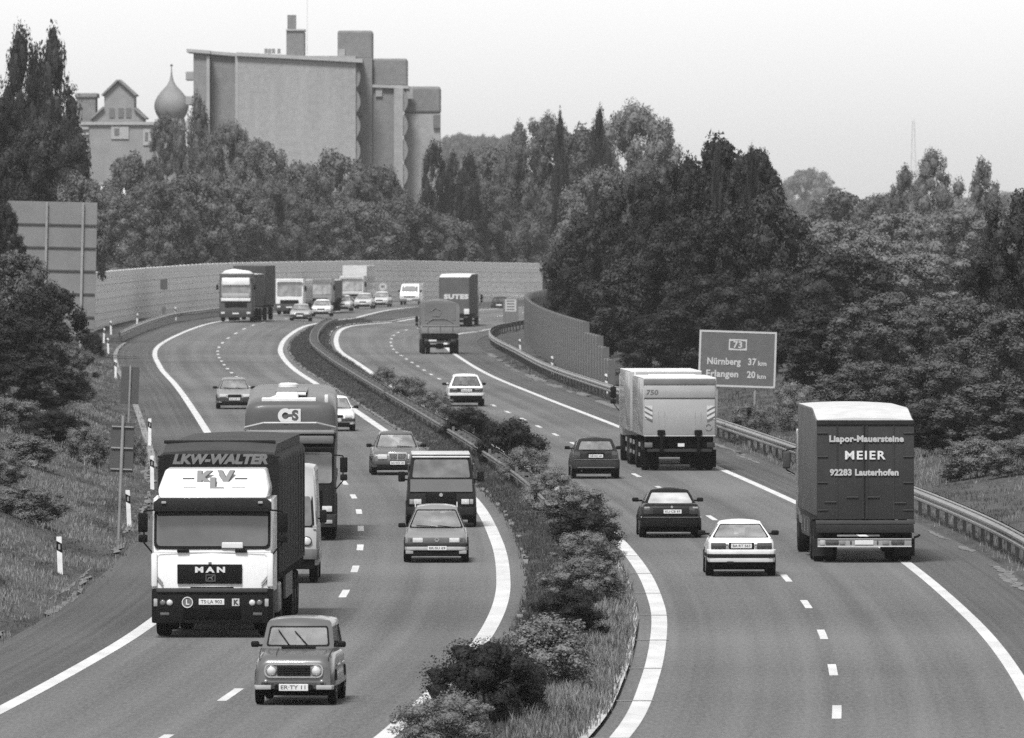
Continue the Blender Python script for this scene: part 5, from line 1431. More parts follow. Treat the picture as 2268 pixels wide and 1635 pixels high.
# ---------------------------------------------------------------- lorries
def chassis(root, y0, y1, z=.95, w=.9):
    mb = MB()
    for sg in (-1, 1): mb.box((sg*w/2, (y0+y1)/2, z), (.10, y1-y0, .24))
    for k in range(4): mb.box((0, y0+(y1-y0)*(k+.5)/4, z), (w, .10, .16))
    mb.build('chassis', under, root)
def axles(root, ys, twin, r=.50, w=.30, tr=1.06):
    for y, t in zip(ys, twin):
        for sg in (-1, 1): wheel(root, sg*(tr if not t else tr+.02), y, r, w if not t else .27, .06, t)
        MB().cyl((-1.0, y, r), (1.0, y, r), .07, n=8).build('axle', under, root)
def tarp_box(root, y0, y1, z0, z1, w, m, roofm=None, bow=.06, name='tarpaulin', ribs=0, r=.07, sag=0, rise=0):
    """curtain body with a slightly bowed roof and soft ripples between the bows"""
    mb = MB(); rings = []; n = 28
    for i in range(n+1):
        y = y0+(y1-y0)*i/n; e = min(y-y0, y1-y); ins = .03*(1-min(1, e/.08))
        rip = .025*math.sin(i*1.9)*min(1, e/.5)
        rr = rrect(w/2-ins+rip*.5, z0, z1-ins, r, .01, 4); up = rise*sstep(0, 2.8, y-y0); rings.append([(x, y, z+(up+bow*(1-(x/(w/2))**2) if z > z0+1 else 0)) for x, z in rr])
    mb.loft(rings); o = mb.build(name, m, root, 45)
    if roofm:
        mb = MB(); rings = []
        for i in range(n+1):
            y = y0+.03+(y1-y0-.06)*i/n
            sg_ = sag*math.sin(math.pi*i/n)
            rings.append([((w/2-.03)*q, y, z1+.006+rise*sstep(0, 2.8, y-y0)+bow*(1-q*q)+sg_*(1-q*q)*.6) for q in (-1, -.75, -.5, -.25, 0, .25, .5, .75, 1)]+[((w/2-.03)*q, y, z1-.04+rise*sstep(0, 2.8, y-y0)) for q in (1, -1)])
        mb.loft(rings); mb.build('roof', roofm, root, 45)
    return o
def big_mirrors(root, xs, y, z, m=black):
    for x in xs:
        sg = math.copysign(1, x)
        MB().box((x, y, z), (.20, .10, .40), .03, 2).build('wing_mirror', m, root, 40); MB().box((x, y+.01, z-.33), (.19, .10, .16), .03, 2).build('wide_mirror', m, root, 40)
        MB().tube([(x-sg*.27, y+.05, z+.26), (x-sg*.02, y+.02, z+.24), (x-sg*.02, y+.02, z-.42), (x-sg*.27, y+.1, z-.72)], .018, 6).build('mirror_arm', black, root)

# 1 the great lorry at the left, cab with roof deflector and dark tarpaulin trailer
loc, h = place(477, 1408, NB, ya=1.35)
root = empty('curtain_lorry', loc, h, 'big lorry with white cab, roof deflector and dark tarpaulin trailer', 'truck')
cw = paint(.60)
mb = MB(); prof = [(0, 1.02), (0, 1.78), (.02, 1.84), (.16, 2.62), (.30, 2.86), (2.1, 2.90), (2.15, .95), (.12, .95)]
rings = [[(x*1.25, y+ins*(1 if y < 1 else 0), z) for y, z in prof] for x, ins in ((-1, .16), (-.965, .05), (-.86, .0), (0, -.03), (.86, 0), (.965, .05), (1, .16))]
mb.loft(rings); mb.build('cab', cw, root, 40)
PW = lambda s, t: Vector((s*1.245, .02+.145*t+.045*s*s, 1.86+.76*t))
patch('window_seal', black, root, PW, -.97, .97, -.03, 1.05, (.07, .14), (0, -.05, .0)); patch('windscreen', glass_mat('lorry_windscreen', .058, var=.35, scale=1.3), root, PW, -.925, .925, .05, .98, (.06, .12), (0, -.06, .0))
MB().prism([(-1.22, 2.64), (1.22, 2.64), (1.22, 2.80), (1.10, 2.89), (-1.10, 2.89), (-1.22, 2.80)], -.02, .30, 'y', .02).build('sun_visor', plain(.018, .45), root, 40)
MB().box((0, -.07, 2.63), (2.36, .16, .05), .015).build('visor_lip', black, root)
for sg in (-1, 1): MB().box((sg*1.0, -.035, 2.80), (.10, .04, .05), .01).build('marker_light', lamp_m, root)
# deflector
dz = lambda px: 0
vs = [(-1.07, .22, 2.88), (1.17, .22, 2.88), (1.20, .34, 3.06), (1.10, .95, 3.47), (-.97, .95, 3.47), (-1.10, .34, 3.06),
      (-1.07, 2.0, 2.88), (1.17, 2.0, 2.88), (1.20, 2.0, 3.06), (1.10, 2.0, 3.49), (-.97, 2.0, 3.49), (-1.10, 2.0, 3.06)]
bm = bmesh.new(); vv = [bm.verts.new((x-.04, y, z)) for x, y, z in vs]
for f in ((0, 1, 2, 5), (5, 2, 3, 4), (6, 7, 8, 11), (11, 8, 9, 10), (0, 6, 7, 1), (1, 7, 8, 2), (2, 8, 9, 3), (3, 9, 10, 4), (4, 10, 11, 5), (5, 11, 6, 0)): bm.faces.new([vv[i] for i in f])
bmesh.ops.recalc_face_normals(bm, faces=bm.faces); bmesh.ops.bevel(bm, geom=list(bm.edges), offset=.05, segments=3, profile=.5, affect='EDGES')
dfl = MB().bm(bm).build('roof_deflector', cw, root, 40)
sl = math.atan2(.61, .41); nd = Vector((0, -math.sin(sl), math.cos(sl)))
DM = lambda x, t: T(Vector((x, .34+.61*t, 3.06+.41*t))+nd*.012) @ Matrix.Rotation(-(R(90)-sl), 4, 'X')
lg = plain(.09, .5); lk = plain(.03, .5)
def deflet(s, x, t, size, m, lift=0, **k):
    M = DM(x, t); M = T(nd*(lift+.02)) @ M; return text_obj('lettering', s, size, m, dfl, M, **k)
for off, m_, lf_ in ((.022, lk, 0), (0, lg, .006)):
    deflet('K', -.20+off, .50-off*.8, .44, m_, lf_, bold=.024, width=.36); deflet('V', .25+off, .52-off*.8, .44, m_, lf_, bold=.024, width=.36); deflet('L', .055+off, .20-off*.8, .40, m_, lf_, bold=.022, width=.28)
for x0, x1 in ((-.64, -.40), (.44, .70)):
    MB().box(((x0+x1)/2, 0, 0), (x1-x0, .012, .025)).build('logo_stripe', lk, dfl).matrix_local = DM(0, .52)
    MB().box(((x0+x1)/2*.92, 0, 0), ((x1-x0)*1.1, .012, .012)).build('logo_stripe', plain(.4), dfl).matrix_local = DM(0, .10)
# face
slab(root, 'grille', black, -.05, 1.32, 1.34, .40, -.045, .05, .01)
text_obj('maker_lettering', 'MAN', .155, white_l, root, T((-.04, -.075, 1.405)), .008, 0, .004, .62, 'CENTER', 1.5)
mb = MB(); frame(.20, .14, .014, 1.24, -.075, mb, -.03)
mb.prism([(-.10, 1.20), (-.08, 1.20), (-.06, 1.235), (-.03, 1.235), (.0, 1.20), (.02, 1.20), (.0, 1.25), (.04, 1.285), (.02, 1.29), (-.02, 1.262), (-.07, 1.258)], -.082, -.072, 'y'); mb.build('emblem', lg, root)
MB().box((-.04, -.085, 1.545), (.07, .02, .05), .008).build('badge', lg, root)
for sg in (-1, 1):
    mb = MB(); 
    for k in range(2): mb.tube([(sg*1.22, -.0, 1.36-.05*k), (sg*1.02, -.035, 1.13-.05*k)], .014, 5)
    mb.build('cab_corner_seam', plain(.2), root)
    MB().box((sg*1.20, .02, 1.40), (.13, .12, .70), .04).build('corner_panel', cw, root, 40)
    slab(root, 'wiper_mount', black, -.60 if sg < 0 else .60, 1.80, .25, .06, -.05, .05)
MB().tube([(-1.2, -.03, 1.765), (1.2, -.03, 1.765)], .006, 4).build('panel_seam', plain(.25), root)
wipers(root, PW, [((-.60, -.02), (-.05, .05)), ((.45, -.02), (1.0*.5-.5, .06))])
MB().box((.42, -.05, 1.915), (.44, .03, .13), .02).build('windscreen_card', plain(.5), root)
bp = plain(.009, .5)
MB().prism([(-1.26, .5), (-1.26, .12), (-1.16, -.06), (1.16, -.06), (1.26, .12), (1.26, .5)], .30, 1.01, 'z', .03).build('bumper', bp, root, 40)
MB().box((0, -.03, .985), (2.3, .14, .09), .02).build('step_bar', plain(.045, .5), root, 40)
slab(root, 'air_intake', under, 0, .50, 1.2, .22, -.055, .04); slab(root, 'air_intake', under, 0, 1.03, .9, .05, -.06, .04)
for x in (-1.17, 1.13): slab(root, 'indicator', lamp_m, x, .73, .08, .16, -.05, .06, .01)
for x in (-1.02, .98): round_lamp(root, 'headlight', plain(.12, .2), x, .73, .065, -.05, plain(.03))
for x in (-.88, .83): round_lamp(root, 'headlight', lamp, x, .73, .068, -.055, plain(.04))
for x in (-.98, .94): slab(root, 'fog_light', plain(.08, .2), x, .495, .19, .06, -.055, .04, .01)
r_ = MB().lathe([(.098, -.012), (.115, -.012), (.115, .01), (.098, .01)], (-.51, -.072, .735), 'y', 28).build('low_noise_ring', white_l, root, 40)
MB().lathe([(0, -.004), (.098, -.004), (.098, .01), (0, .01)], (-.51, -.066, .735), 'y', 28).build('ring_field', plain(.10), r_); text_obj('ring_lettering', 'L', .15, white_l, r_, T((-.51, -.08, .735)), .004)
plate(root, -.01, .745, -.066, 'TS·LA 902', .53, .125)
k_ = MB().box((.49, -.068, .735), (.155, .015, .155), .005, 1).build('square_badge', plain(.40), root); text_obj('badge_lettering', 'K', .14, ink, k_, T((.49, -.08, .735)), .006)
big_mirrors(root, (-1.44, 1.46), .12, 2.38)
chassis(root, .4, 5.6)
axles(root, (1.35, 5.0), (False, True)); MB().box((1.10, 2.9, .75), (.36, 1.3, .62), .05).build('fuel_tank', plain(.16, .4), root, 40); MB().box((-1.10, 2.9, .75), (.36, 1.3, .62), .05).build('battery_box', plain(.04, .5), root, 40)
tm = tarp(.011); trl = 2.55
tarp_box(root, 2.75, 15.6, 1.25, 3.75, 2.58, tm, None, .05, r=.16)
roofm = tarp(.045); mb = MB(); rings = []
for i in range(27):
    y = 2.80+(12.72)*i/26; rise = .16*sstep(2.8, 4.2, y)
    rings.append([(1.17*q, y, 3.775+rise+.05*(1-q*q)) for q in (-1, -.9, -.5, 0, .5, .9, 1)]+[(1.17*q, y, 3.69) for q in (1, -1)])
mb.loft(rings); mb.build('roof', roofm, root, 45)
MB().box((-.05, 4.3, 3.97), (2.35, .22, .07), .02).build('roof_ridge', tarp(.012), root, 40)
text_obj('tarpaulin_lettering', 'LKW-WALTER', .27, plain(.13), root, T((.02, 2.742, 3.63)), .016, .25, .004, 2.0)
for k in range(9):
    y = 3.5+k*1.4
    MB().box((1.295, y, 2.5), (.02, .05, 2.3)).build('tarpaulin_strap', plain(.05), root)
MB().tube([(-1.28, 2.78, 3.69), (1.28, 2.78, 3.69)], .022, 6).build('front_edge', tarp(.012), root)
MB().box((0, 9.2, 1.18), (2.5, 12.7, .14)).build('trailer_frame', under, root)
axles(root, (11.0, 12.3, 13.6), (False, False, False))
for sg in (-1, 1): MB().box((sg*1.22, 8.2, .85), (.05, 3.4, .5)).build('side_guard', plain(.10), root)

root.scale = (.975, .975, .975)
# 2 tanker
loc, h = place(643, 1195, NB, ya=1.3)
root = empty('tank_lorry', loc, h, 'dark tank lorry with a white logo on its tank, behind the near lorry', 'truck')
dkp = paint(.012)
mb = MB(); prof = [(0, .62), (0, 1.30), (.02, 1.40), (.14, 2.30), (.30, 2.66), (.55, 2.84), (1.8, 2.90), (1.85, .7)]
mb.loft([[(x*1.22, y+ins*(1 if y < 1 else 0), z) for y, z in prof] for x, ins in ((-1, .16), (-.955, .05), (-.85, 0), (0, -.03), (.85, 0), (.955, .05), (1, .16))]); mb.build('cab', dkp, root, 40)
PW = lambda s, t: Vector((s*1.20, .03+.14*t+.045*s*s, 1.50+.85*t)); patch('windscreen', glass_mat('tanker_windscreen', .12), root, PW, -.92, .92, .02, .98, (.06, .1), (0, -.055, .0))
MB().box((0, -.09, 2.42), (2.3, .22, .12), .03).build('sun_visor', black, root, 40)
MB().box((0, .55, 2.86), (2.36, 1.0, .10), .04).build('cab_roof', plain(.16, .35), root, 40)
MB().box((0, .10, 2.66), (2.30, .22, .22), .05).build('roof_front', plain(.10, .35), root, 40)
MB().tube([(-1.2, .45, 2.98), (-.7, .35, 3.10), (.7, .35, 3.10), (1.2, .45, 2.98)], .035, 8).build('roof_bar', steel, root, 40)
for x in (-1.15, 1.15): MB().box((x, .5, 2.95), (.16, .14, .10), .03).build('horn', steel, root, 40)
slab(root, 'grille', under, 0, 1.05, 1.7, .55, -.05, .05); bumper(root, 1.25, .36, .70, plain(.03), -.10)
for x in (-.98, .98): slab(root, 'headlight', lamp, x, .84, .26, .15, -.05, .06)
for x in (-1.02, 1.02): slab(root, 'fog_light', lamp_m, x, .50, .2, .10, -.11, .06)
plate(root, 0, .55, -.105, None); big_mirrors(root, (-1.42, 1.42), .1, 2.0)
tk = paint(.075)
def tank_ring(y, k): return [(1.22*k*math.copysign(abs(math.cos(a))**.32, math.cos(a)), y, 1.70+.97*(1+k*math.copysign(abs(math.sin(a))**.27, math.sin(a)))*(1+.16*max(0, y-2.6)/10.6)) for a in [2*math.pi*i/36 for i in range(36)]]
mb = MB(); mb.loft([tank_ring(2.35, .45), tank_ring(2.36, .70), tank_ring(2.40, .88), tank_ring(2.48, .96), tank_ring(2.62, 1.0), tank_ring(13.2, 1.0), tank_ring(13.4, .9)]); mb.build('tank', tk, root, 50)
MB().box((0, 9, 3.86), (.85, 8.0, .06), .01).build('walkway', plain(.18), root)
mb = MB(); wl = plain(.55, .4)
for y, w_ in ((5.4, .9), (10.6, .7)):
    MB().lathe([(0, 3.66+.03*(y-2.6)), (.28, 3.66+.03*(y-2.6)), (.28, 3.74+.03*(y-2.6)), (.2, 3.78+.03*(y-2.6)), (0, 3.79+.03*(y-2.6))], (-.12, y, 0), 'z', 20).build('manhole_cover', wl, root, 40)
MB().box((-.05, 3.2, 3.68), (1.45, .9, .10), .02).build('valve_deck', wl, root); MB().box((-.1, 3.3, 3.78), (.6, .5, .2), .05).build('valve_box', wl, root, 40); MB().box((.95, 3.0, 3.70), (.10, .5, .22), .02).build('valve_box', wl, root, 40); MB().tube([(-.55, 3.0, 3.70), (-.2, 3.2, 3.83), (.4, 3.2, 3.83)], .04, 6).build('valve_pipe', wl, root)
lo = MB().lathe([(.09, -.006), (.20, -.006), (.20, .006), (.09, .006)], (-.14, 2.325, 3.26), 'y', 28).build('logo_ring', white_l, root, 40)
MB().box((.12, 2.32, 3.26), (.30, .012, .36), .004, 1).build('logo_square', white_l, lo); MB().box((-.02, 2.317, 3.27), (.16, .012, .07)).build('logo_ring_gap', tk, lo)
text_obj('logo_lettering', 'S', .36, tk, lo, T((.12, 2.312, 3.26)), .018)
MB().box((0, 2.15, 1.7), (2.2, .3, 1.0)).build('front_frame', under, root); chassis(root, .4, 13)
axles(root, (1.3, 4.2, 9.5, 10.8, 12.1), (False, True, False, False, False))
MB().box((0, 8, 1.55), (2.44, 10.4, .18), .03).build('tank_skirt', plain(.03), root)

# 3 far lorry with trailer heading the far queue
def far_truck(label, u, v, z, W, Hc, cabv, boxv, boxL, boxH, lowv, win_t=(.55, .95), grp=None, deflector=False, trailer=None, name='box_lorry', wv=.12, band=None):
    loc, h = place(u, v, NB, z, 1.3); h -= .055
    root = empty(name, loc, h, label, 'truck', grp); hw = W/2; ch = Hc
    mb = MB(); prof = [(0, .80), (0, ch*.48), (.12, ch*.80), (.22, ch), (1.75, ch), (1.8, .8)]
    mb.loft([[(x*hw, y+ins*(1 if y < 1 else 0), zz) for y, zz in prof] for x, ins in ((-1, .14), (-.95, .04), (0, -.02), (.95, .04), (1, .14))]); mb.build('cab', paint(cabv), root, 40)
    PW = lambda s, t: Vector((s*hw*.96, .02+.18*t+.04*s*s, ch*(.50+.45*t)))
    patch('windscreen', glass_mat('truck_glass_%d' % round(wv*100), wv), root, PW, -.92, .92, .04, .92, (.06, .1), (0, -.05, 0))
    MB().box((0, -.05, ch*.965), (W*.94, .2, .10), .03).build('sun_visor', plain(min(.5, cabv)), root, 40)
    slab(root, 'grille', black, 0, ch*.48-.42, W*.66, .42, -.04, .05)
    MB().box((0, .25, .62), (W, .65, .60), .05).build('bumper', plain(lowv), root, 40)
    for sg in (-1, 1):
        slab(root, 'headlight', lamp, sg*(hw-.3), .66, .30, .16, -.11, .05)
        MB().box((sg*(hw+.16), .15, ch*.72), (.18, .1, .42), .03).build('wing_mirror', black, root); MB().tube([(sg*hw, .2, ch*.80), (sg*(hw+.16), .18, ch*.80)], .02, 5).build('mirror_arm', black, root)
    plate(root, 0, .62, -.10, None)
    axles(root, (1.3, 1.9+boxL*.72), (False, True), .48, .28, hw-.17)
    chassis(root, .3, 2+boxL)
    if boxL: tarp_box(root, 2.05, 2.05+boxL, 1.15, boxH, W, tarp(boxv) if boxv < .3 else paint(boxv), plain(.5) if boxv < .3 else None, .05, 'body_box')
    return root
t = far_truck('dark lorry with a white roof front pulling a high trailer, leader of the far queue', 524, 712, .92, 2.6, 3.7, .07, .06, 7.2, 3.65, .045, grp=None, name='lorry_and_trailer')
Q2 = lambda m: m
MB().box((0, -.02, 3.12), (2.16, .12, .62), .08).build('roof_front_panel', plain(.62, .4), t, 40)
slab(t, 'front_panel', plain(.28, .5), 0, 2.02, 2.1, .34, -.06, .04); slab(t, 'white_strip', plain(.55), 0, 1.70, 2.3, .24, -.06, .05)
bm_ = tarp(.05)
MB().prism([(-1.2, 3.7), (1.2, 3.7), (.9, 3.92), (-.3, 4.08), (-.9, 3.95)], .5, 2.0, 'y', .03).build('roof_deflector', plain(.62, .4), t, 40)
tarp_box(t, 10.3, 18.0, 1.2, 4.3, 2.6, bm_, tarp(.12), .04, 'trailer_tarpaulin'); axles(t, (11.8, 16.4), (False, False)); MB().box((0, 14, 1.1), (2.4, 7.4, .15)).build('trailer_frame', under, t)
FQ = 'lorries queueing in the far bend'
far_truck('white truck right behind the far dark lorry trailer', 643, 697, .95, 2.35, 3.0, .55, .30, 5, 2.9, .05, grp=FQ, wv=.14)
far_truck('dark windowed truck in the middle of the far queue', 708, 690, .95, 2.35, 2.85, .16, .10, 5.5, 2.7, .05, grp=FQ, wv=.2)
tw_ = far_truck('pale box truck farthest back in the far queue', 781, 678.5, .95, 2.3, 2.8, .40, .42, 5, 3.75, .10, grp=FQ, wv=.2)

# 4 southbound: high dark lorry with lettering on its back
def rear_lights(root, xs, z, y=-.03, w=.34, h=.13):
    for x in xs: slab(root, 'tail_light', lamp_d, x, z, w, h, y, .06)
loc, h = place(1009, 726, SB, .12, 1.6)
h -= .01
root = empty('dark_lorry', loc, h, 'high dark lorry with white roof and lettering low on its rear', 'truck')
tb = tarp(.075); tarp_box(root, 0, 9.5, 1.15, 4.10, 2.5, tb, plain(.62, .5), .03, 'body_box', rise=.22)
text_obj('rear_lettering', 'SUTES', .50, plain(.42), root, T((.15, -.012, 2.5)), .03, 0, .004, 2.0, 'CENTER', 1.1)
for sg in (-1, 1): MB().box((sg*1.2, -.01, 2.6), (.06, .04, 2.8)).build('rear_frame', plain(.05), root)
MB().box((0, .3, .95), (2.4, .5, .26)).build('rear_beam', under, root); rear_lights(root, (-.95, .95), .85, .02)
slab(root, 'white_flap', plain(.5), 1.0, 1.32, .42, .42, -.03, .05); plate(root, 0, .85, .03)
chassis(root, .2, 11.5); axles(root, (1.6, 2.9, 10.2), (True, True, False)); MB().box((0, 10.6, 2.0), (2.4, 1.8, 2.6), .1).build('cab', paint(.2), root, 40); big_mirrors(root, (1.42, -1.42), 11.2, 2.4)
for sg in (-1, 1): MB().box((sg*1.02, 1.0, .48), (.56, .04, .62)).build('mud_flap', under, root)

# 5 tarp covered tipper
loc, h = place(974, 784, SB, 0, 1.5)
root = empty('tarpaulin_lorry', loc, h, 'grey tarpaulin covered lorry with a bowed roof, seen from behind', 'truck')
tg = tarp(.13); mb = MB(); rings = []
for i in range(15):
    y = .0+6.0*i/14; dz_ = .14*math.sin(math.pi*i/14)
    rings.append([(1.25, y, 1.85), (1.25, y, 3.12), (1.17, y, 3.28), (.6, y, 3.42+dz_*.5), (0, y, 3.46+dz_), (-.6, y, 3.46+dz_*.5), (-1.17, y, 3.38), (-1.25, y, 3.2), (-1.25, y, 1.85)])
mb.loft(rings); mb.build('tarpaulin', tg, root, 50)
MB().box((0, -.012, 2.75), (2.0, .02, 1.15), .008).build('rear_tarpaulin', tarp(.11), root)
MB().tube([(-.7, -.04, 2.75), (-.3, -.045, 3.0), (.1, -.04, 2.8), (-.1, -.04, 2.45), (-.5, -.04, 2.5)], .02, 5).build('tarpaulin_rope', plain(.14), root)
MB().tube([(-.9, -.04, 2.02), (-.5, -.05, 2.3), (.3, -.05, 2.32), (.85, -.04, 2.05)], .018, 5).build('tarpaulin_rope', plain(.16), root)
MB().box((0, 3.0, 1.60), (2.52, 6.1, .52), .02).build('drop_side', plain(.16, .6), root, 40)
for x in (-.8, 0, .8): MB().box((x, -.07, 1.60), (.05, .05, .5)).build('tailboard_hinge', plain(.08), root)
MB().box((0, -.065, 1.84), (2.4, .05, .05)).build('tailboard_rail', plain(.2), root)
MB().box((0, .5, 1.15), (2.36, 1.0, .30)).build('rear_beam', under, root); rear_lights(root, (-.85, .85), .88, .05); MB().box((0, .15, .80), (2.1, .12, .12)).build('underrun_bar', plain(.04), root)
chassis(root, .2, 8); axles(root, (1.5, 6.8), (True, False), .48); MB().box((0, 7.2, 1.9), (2.35, 1.8, 2.2), .1).build('cab', paint(.16), root, 40); big_mirrors(root, (-1.36, 1.36), 7.8, 2.2); plate(root, -.5, .88, .04)
MB().lathe([(0, -.25), (.16, -.25), (.2, 0), (.16, .25), (0, .25)], (0, 1.5, .50), 'x', 16).build('differential', under, root, 40)

# 6 pale delivery truck with trailer, number 750
loc, h = place(1500, 1041, SB, ya=1.7); h += .004
root = empty('delivery_truck_and_trailer', loc, h, 'pale box truck and trailer with striped warning boards beside the blue sign', 'truck')
bp_ = paint(.25)
def pbox(y0, y1, z0, z1, w, m, nm): return MB().box((0, (y0+y1)/2, (z0+z1)/2), (w, y1-y0, z1-z0), .03, 2).build(nm, m, root, 40)
pbox(0, 7.4, 1.18, 3.13, 2.5, bp_, 'trailer_box')
MB().box((0, 3.7, 3.145), (2.49, 7.36, .04), .01).build('roof', plain(.60, .4), root); MB().box((.05, 5.0, 3.17), (1.6, 3.5, .05), .015).build('roof_hatch', plain(.64), root)
pbox(9.2, 16.6, 1.18, 3.24, 2.5, bp_, 'truck_box'); MB().box((0, 12.9, 3.255), (2.49, 7.36, .04), .01).build('roof', plain(.60, .4), root)
slab(root, 'header_panel', plain(.11, .5), 0, 3.02, 2.44, .20, -.03, .05); slab(root, 'tail_lift', paint(.24), 0, 1.83, 2.40, 1.20, -.06, .07, .015); slab(root, 'upper_door', paint(.25), 0, 2.69, 2.40, .42, -.03, .05)
MB().box((0, -.035, 2.455), (2.42, .03, .045)).build('door_gap', plain(.05), root)
text_obj('fleet_number', '750', .24, plain(.08), root, T((-.94, -.056, 2.66)), .004, .08, .003, .40)
for sg in (-1, 1):
    b_ = MB().box((sg*1.06, -.09, 1.98), (.27, .015, .46), .004, 1).build('warning_board', plain(.42), root)
    mb = MB()
    for k in range(3):
        z = 2.15-.17*k; mb.prism([(sg*1.06-sg*.13, z-.02-.02), (sg*1.06+sg*.13, z+.06-.02+.0), (sg*1.06+sg*.13, z+.0-.02+.12-.0), (sg*1.06-sg*.13, z-.10+.12)][:0] or [(sg*.93, z-.16+.02), (sg*1.19, z-.02+.02), (sg*1.19, z+.06), (sg*.93, z-.08)], -.106, -.095, 'y')
    mb.build('warning_stripe', plain(.09), b_)
    MB().box((sg*.63, -.10, 1.30), (.26, .14, .18), .03).build('lift_hinge', under, root, 40); MB().box((sg*.63, .0, .95), (.10, .3, .7)).build('lift_arm', under, root)
mb = MB()
for x in (-.52, .52, -.72, .72): mb.box((x, -.085, 1.65), (.015, .02, .75))
mb.build('tail_lift_rib', plain(.24), root)
mb = MB(); mb.lathe([(.09, -.01), (.12, -.01), (.12, .01), (.09, .01)], (.98, -.10, 1.5), 'y', 16); mb.build('handle_ring', plain(.2), root)
MB().box((0, -.06, 1.20), (2.42, .06, .05)).build('sill_rail', plain(.30), root)
MB().box((0, .55, 1.0), (2.3, .9, .36)).build('rear_beam', under, root)
for sg in (-1, 1): slab(root, 'tail_light', plain(.10 if sg < 0 else .03, .3), sg*1.06, .88, .27, .17, -.02, .06); MB().box((sg*1.05, 1.05, .40), (.50, .04, .6)).build('mud_flap', under, root)
MB().box((0, .05, .70), (2.2, .10, .10)).build('underrun_bar', plain(.03), root); MB().box((.05, -.03, .88), (.22, .02, .11)).build('number_plate', plate_w, root)
chassis(root, .3, 7.2); chassis(root, 9.2, 18.5); axles(root, (1.7, 5.6, 10.6, 11.9, 17.0), (True, True, True, True, False))
for k, y in enumerate((3.0, 7.2, 9.4, 12.6)): MB().box((-1.22, y, .85), (.04, .5, .14)).build('side_marker_board', plain(.2), root); MB().box((-1.22, y, .5), (.04, .5, .12)).build('side_marker_board', plain(.16), root)
MB().box((-1.16, 7.9, 2.3), (.06, .9, 1.9)).build('coupling_screen', plain(.5), root); MB().box((0, 17.6, 1.9), (2.4, 1.8, 2.4), .1).build('cab', paint(.4), root, 40); big_mirrors(root, (-1.42, 1.42), 18.2, 2.4)
MB().box((0, 8.3, .95), (.15, 2.4, .15)).build('drawbar', under, root)

# 7 dark curtain truck with three lines of lettering
loc, h = place(1911, 1243, SB, ya=1.5); h += .012
root = empty('dark_curtain_truck', loc, h, 'dark truck with pale bowed roof and three lines of lettering on the rear', 'truck')
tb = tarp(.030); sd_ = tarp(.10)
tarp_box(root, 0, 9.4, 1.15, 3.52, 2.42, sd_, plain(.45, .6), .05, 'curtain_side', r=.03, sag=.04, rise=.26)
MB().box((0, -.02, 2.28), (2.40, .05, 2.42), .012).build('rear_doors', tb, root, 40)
MB().box((0, -.045, 3.46), (2.42, .06, .12), .015).build('header_beam', plain(.018), root)
mb = MB(); mb.box((-.02, -.055, 2.26), (.02, .02, 2.36)); mb.build('door_seam', plain(.01), root)
for x in (-.70, -.06, .04, .70): MB().box((x, -.052, 2.25), (.045, .025, 2.34), .008, 1).build('locking_bar', tarp(.028), root)
for x, z in ((-1.06, 2.62), (-1.06, 1.98), (1.06, 2.62), (1.06, 1.98), (-1.06, 3.2), (1.06, 3.2), (-1.06, 1.3), (1.06, 1.3)): MB().box((x, -.06, z), (.26, .03, .03), .008, 1).build('door_hinge', plain(.045, .4), root)
for x, z in ((-.86, 1.50), (-.32, 1.62), (.20, 1.62), (.86, 1.48)): MB().box((x, -.065, z), (.30, .03, .028), .008, 1).build('door_handle', plain(.05, .3), root)
tl = plain(.33)
text_obj('rear_lettering', 'Liapor-Mauersteine', .21, tl, root, T((.02, -.075, 3.055)), .010, 0, .003, 1.84, 'CENTER', 1.05)
text_obj('rear_lettering', 'MEIER', .29, white_l, root, T((-.02, -.075, 2.645)), .007, 0, .003, 1.0, 'CENTER', 1.2)
text_obj('rear_lettering', '92283 Lauterhofen', .21, tl, root, T((-.03, -.075, 2.225)), .010, 0, .003, 1.70, 'CENTER', 1.05)
MB().box((0, .02, 1.00), (2.45, .12, .10), .015).build('rear_sill', plain(.05), root, 40); MB().box((0, .2, .84), (2.40, .5, .20), .01).build('rear_beam', plain(.022), root, 40)
lb = MB().box((-.02, -.0, .50), (2.32, .10, .20), .015).build('light_bar', plain(.22, .4), root, 40)
MB().box((-.02, -.055, .405), (2.32, .03, .025)).build('light_bar_edge', plain(.42, .4), lb); MB().box((-.02, -.055, .59), (2.32, .03, .02)).build('light_bar_edge', plain(.34, .4), lb)
for x in (-.82, .80): slab(root, 'tail_light', lamp_d, x, .50, .33, .12, -.055, .06, .03)
for x in (-.36, .30): slab(root, 'marker_light', lamp_d, x, .50, .04, .09, -.055, .05)
slab(root, 'warning_triangle_plate', plain(.30), -1.06, .50, .12, .12, -.055, .05); slab(root, 'indicator', plain(.16, .3), -.57, .50, .14, .1, -.055, .05); slab(root, 'indicator', plain(.16, .3), .50, .50, .16, .1, -.055, .05); plate(root, -.03, .50, -.058, None, .46, .11)
for sg in (-1, 1): MB().box((sg*1.02, .85, .36), (.50, .04, .44)).build('mud_flap', plain(.02), root)
chassis(root, .2, 10.4); axles(root, (1.5, 2.8, 9.4), (True, True, False))
MB().box((0, 9.8, 1.9), (2.4, 1.8, 2.4), .1).build('cab', paint(.15), root, 40)
for x in (-1.52, 1.52): MB().box((x, 8.9, 2.35), (.20, .10, .44), .05, 3).build('wing_mirror', plain(.05), root, 40); MB().tube([(x*.83, 9.0, 2.65), (x, 8.95, 2.6), (x, 8.95, 2.1), (x*.85, 9.0, 1.98)], .018, 5).build('mirror_arm', black, root)
for y in (4.0, 5.5, 7.0): MB().box((-1.2, y, .8), (.05, .16, .35)).build('side_reflector', plain(.4), root)
MB().box((-1.2, 5.4, .78), (.05, 3.2, .45)).build('side_guard', plain(.06), root)
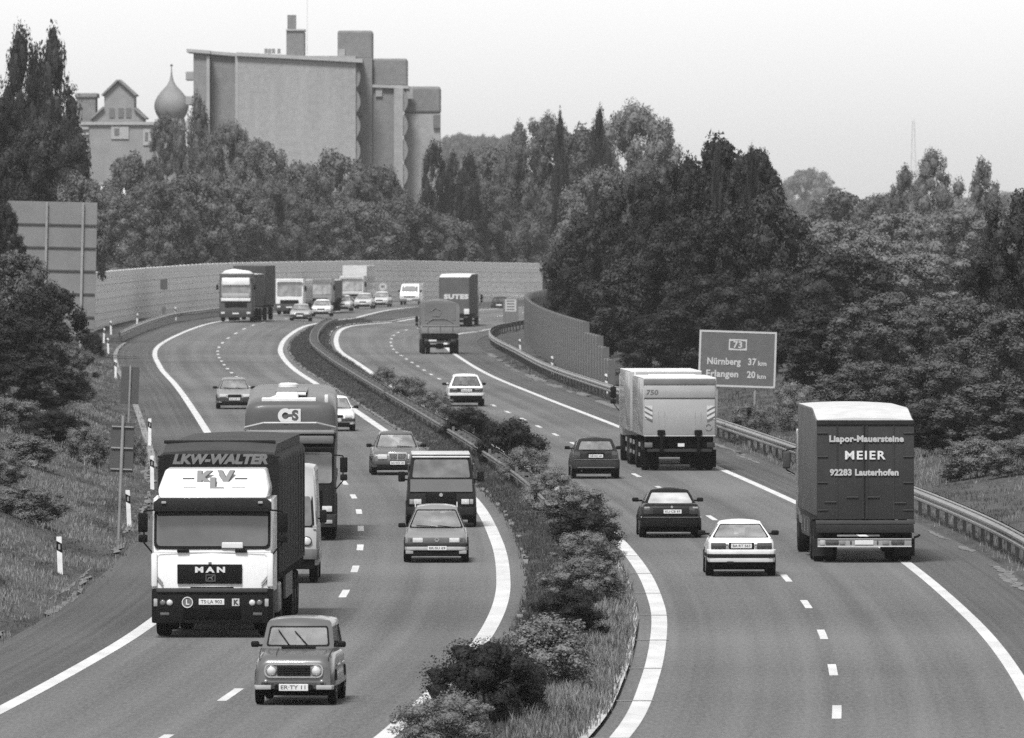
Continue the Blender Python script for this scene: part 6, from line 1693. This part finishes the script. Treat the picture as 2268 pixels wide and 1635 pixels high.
MB().tube([(1.2, .0, .62), (1.32, -.02, .66), (1.34, -.02, .70)], .03, 6).build('width_marker', black, root)
# ---------------------------------------------------------------- air, sky, light, camera
hz = bpy.data.materials.new('haze_air'); hz.use_nodes = True; nt = hz.node_tree
for nd in list(nt.nodes):
    if nd.type != 'OUTPUT_MATERIAL': nt.nodes.remove(nd)
out = [n for n in nt.nodes if n.type == 'OUTPUT_MATERIAL'][0]
pv = nt.nodes.new('ShaderNodeVolumePrincipled'); pv.inputs['Color'].default_value = (.9, .9, .9, 1); pv.inputs['Density'].default_value = HAZE
pv.inputs['Anisotropy'].default_value = 0.2
nt.links.new(pv.outputs[0], out.inputs['Volume'])
o = MB().box((0, 2480, 21), (2600, 5060, 50)).build('haze', hz); tag(o, kind='stuff')

w = bpy.data.worlds.new('World'); scene.world = w; w.use_nodes = True; nt = w.node_tree
bg = nt.nodes['Background']; sky = nt.nodes.new('ShaderNodeTexSky'); sky.sky_type = 'NISHITA'; sky.sun_disc = False
EL, AZ = R(57), R(200)      # azimuth clockwise from +y
sky.sun_elevation = EL; sky.sun_rotation = AZ; sky.air_density = 1.0; sky.dust_density = 1.0; sky.ozone_density = 1.0
bw = nt.nodes.new('ShaderNodeRGBToBW'); nt.links.new(sky.outputs[0], bw.inputs[0]); nt.links.new(bw.outputs[0], bg.inputs['Color'])
bg.inputs['Strength'].default_value = SKY
sd = bpy.data.lights.new('sun', 'SUN'); sd.energy = SUN; sd.angle = R(14)
so = bpy.data.objects.new('sun', sd); col.objects.link(so)
d = Vector((math.sin(AZ)*math.cos(EL), math.cos(AZ)*math.cos(EL), math.sin(EL)))
so.rotation_euler = (-d).to_track_quat('-Z', 'Y').to_euler()

cd = bpy.data.cameras.new('camera'); cam = bpy.data.objects.new('camera', cd); col.objects.link(cam)
cd.sensor_width = 36; cd.lens = 36*FP/2268; cd.clip_start = 1; cd.clip_end = 20000
cam.location = (0, 0, HC); cam.rotation_euler = (R(90)-math.atan((817.5-VH)/FP), 0, 0)
cd.dof.use_dof = True; cd.dof.focus_distance = 250; cd.dof.aperture_fstop = 8
scene.camera = cam
vs_ = scene.view_settings; vs_.view_transform = 'Standard'; vs_.look = 'None'; vs_.gamma = 1; vs_.exposure = EXPO
scene.render.engine = 'CYCLES'; cy = scene.cycles
cy.max_bounces = 6; cy.diffuse_bounces = 3; cy.glossy_bounces = 3; cy.transparent_max_bounces = 8; cy.volume_bounces = 1
cy.volume_step_rate = 4; cy.use_adaptive_sampling = True; cy.adaptive_threshold = .02; cy.use_denoising = False
scene.render.filter_size = 1.5
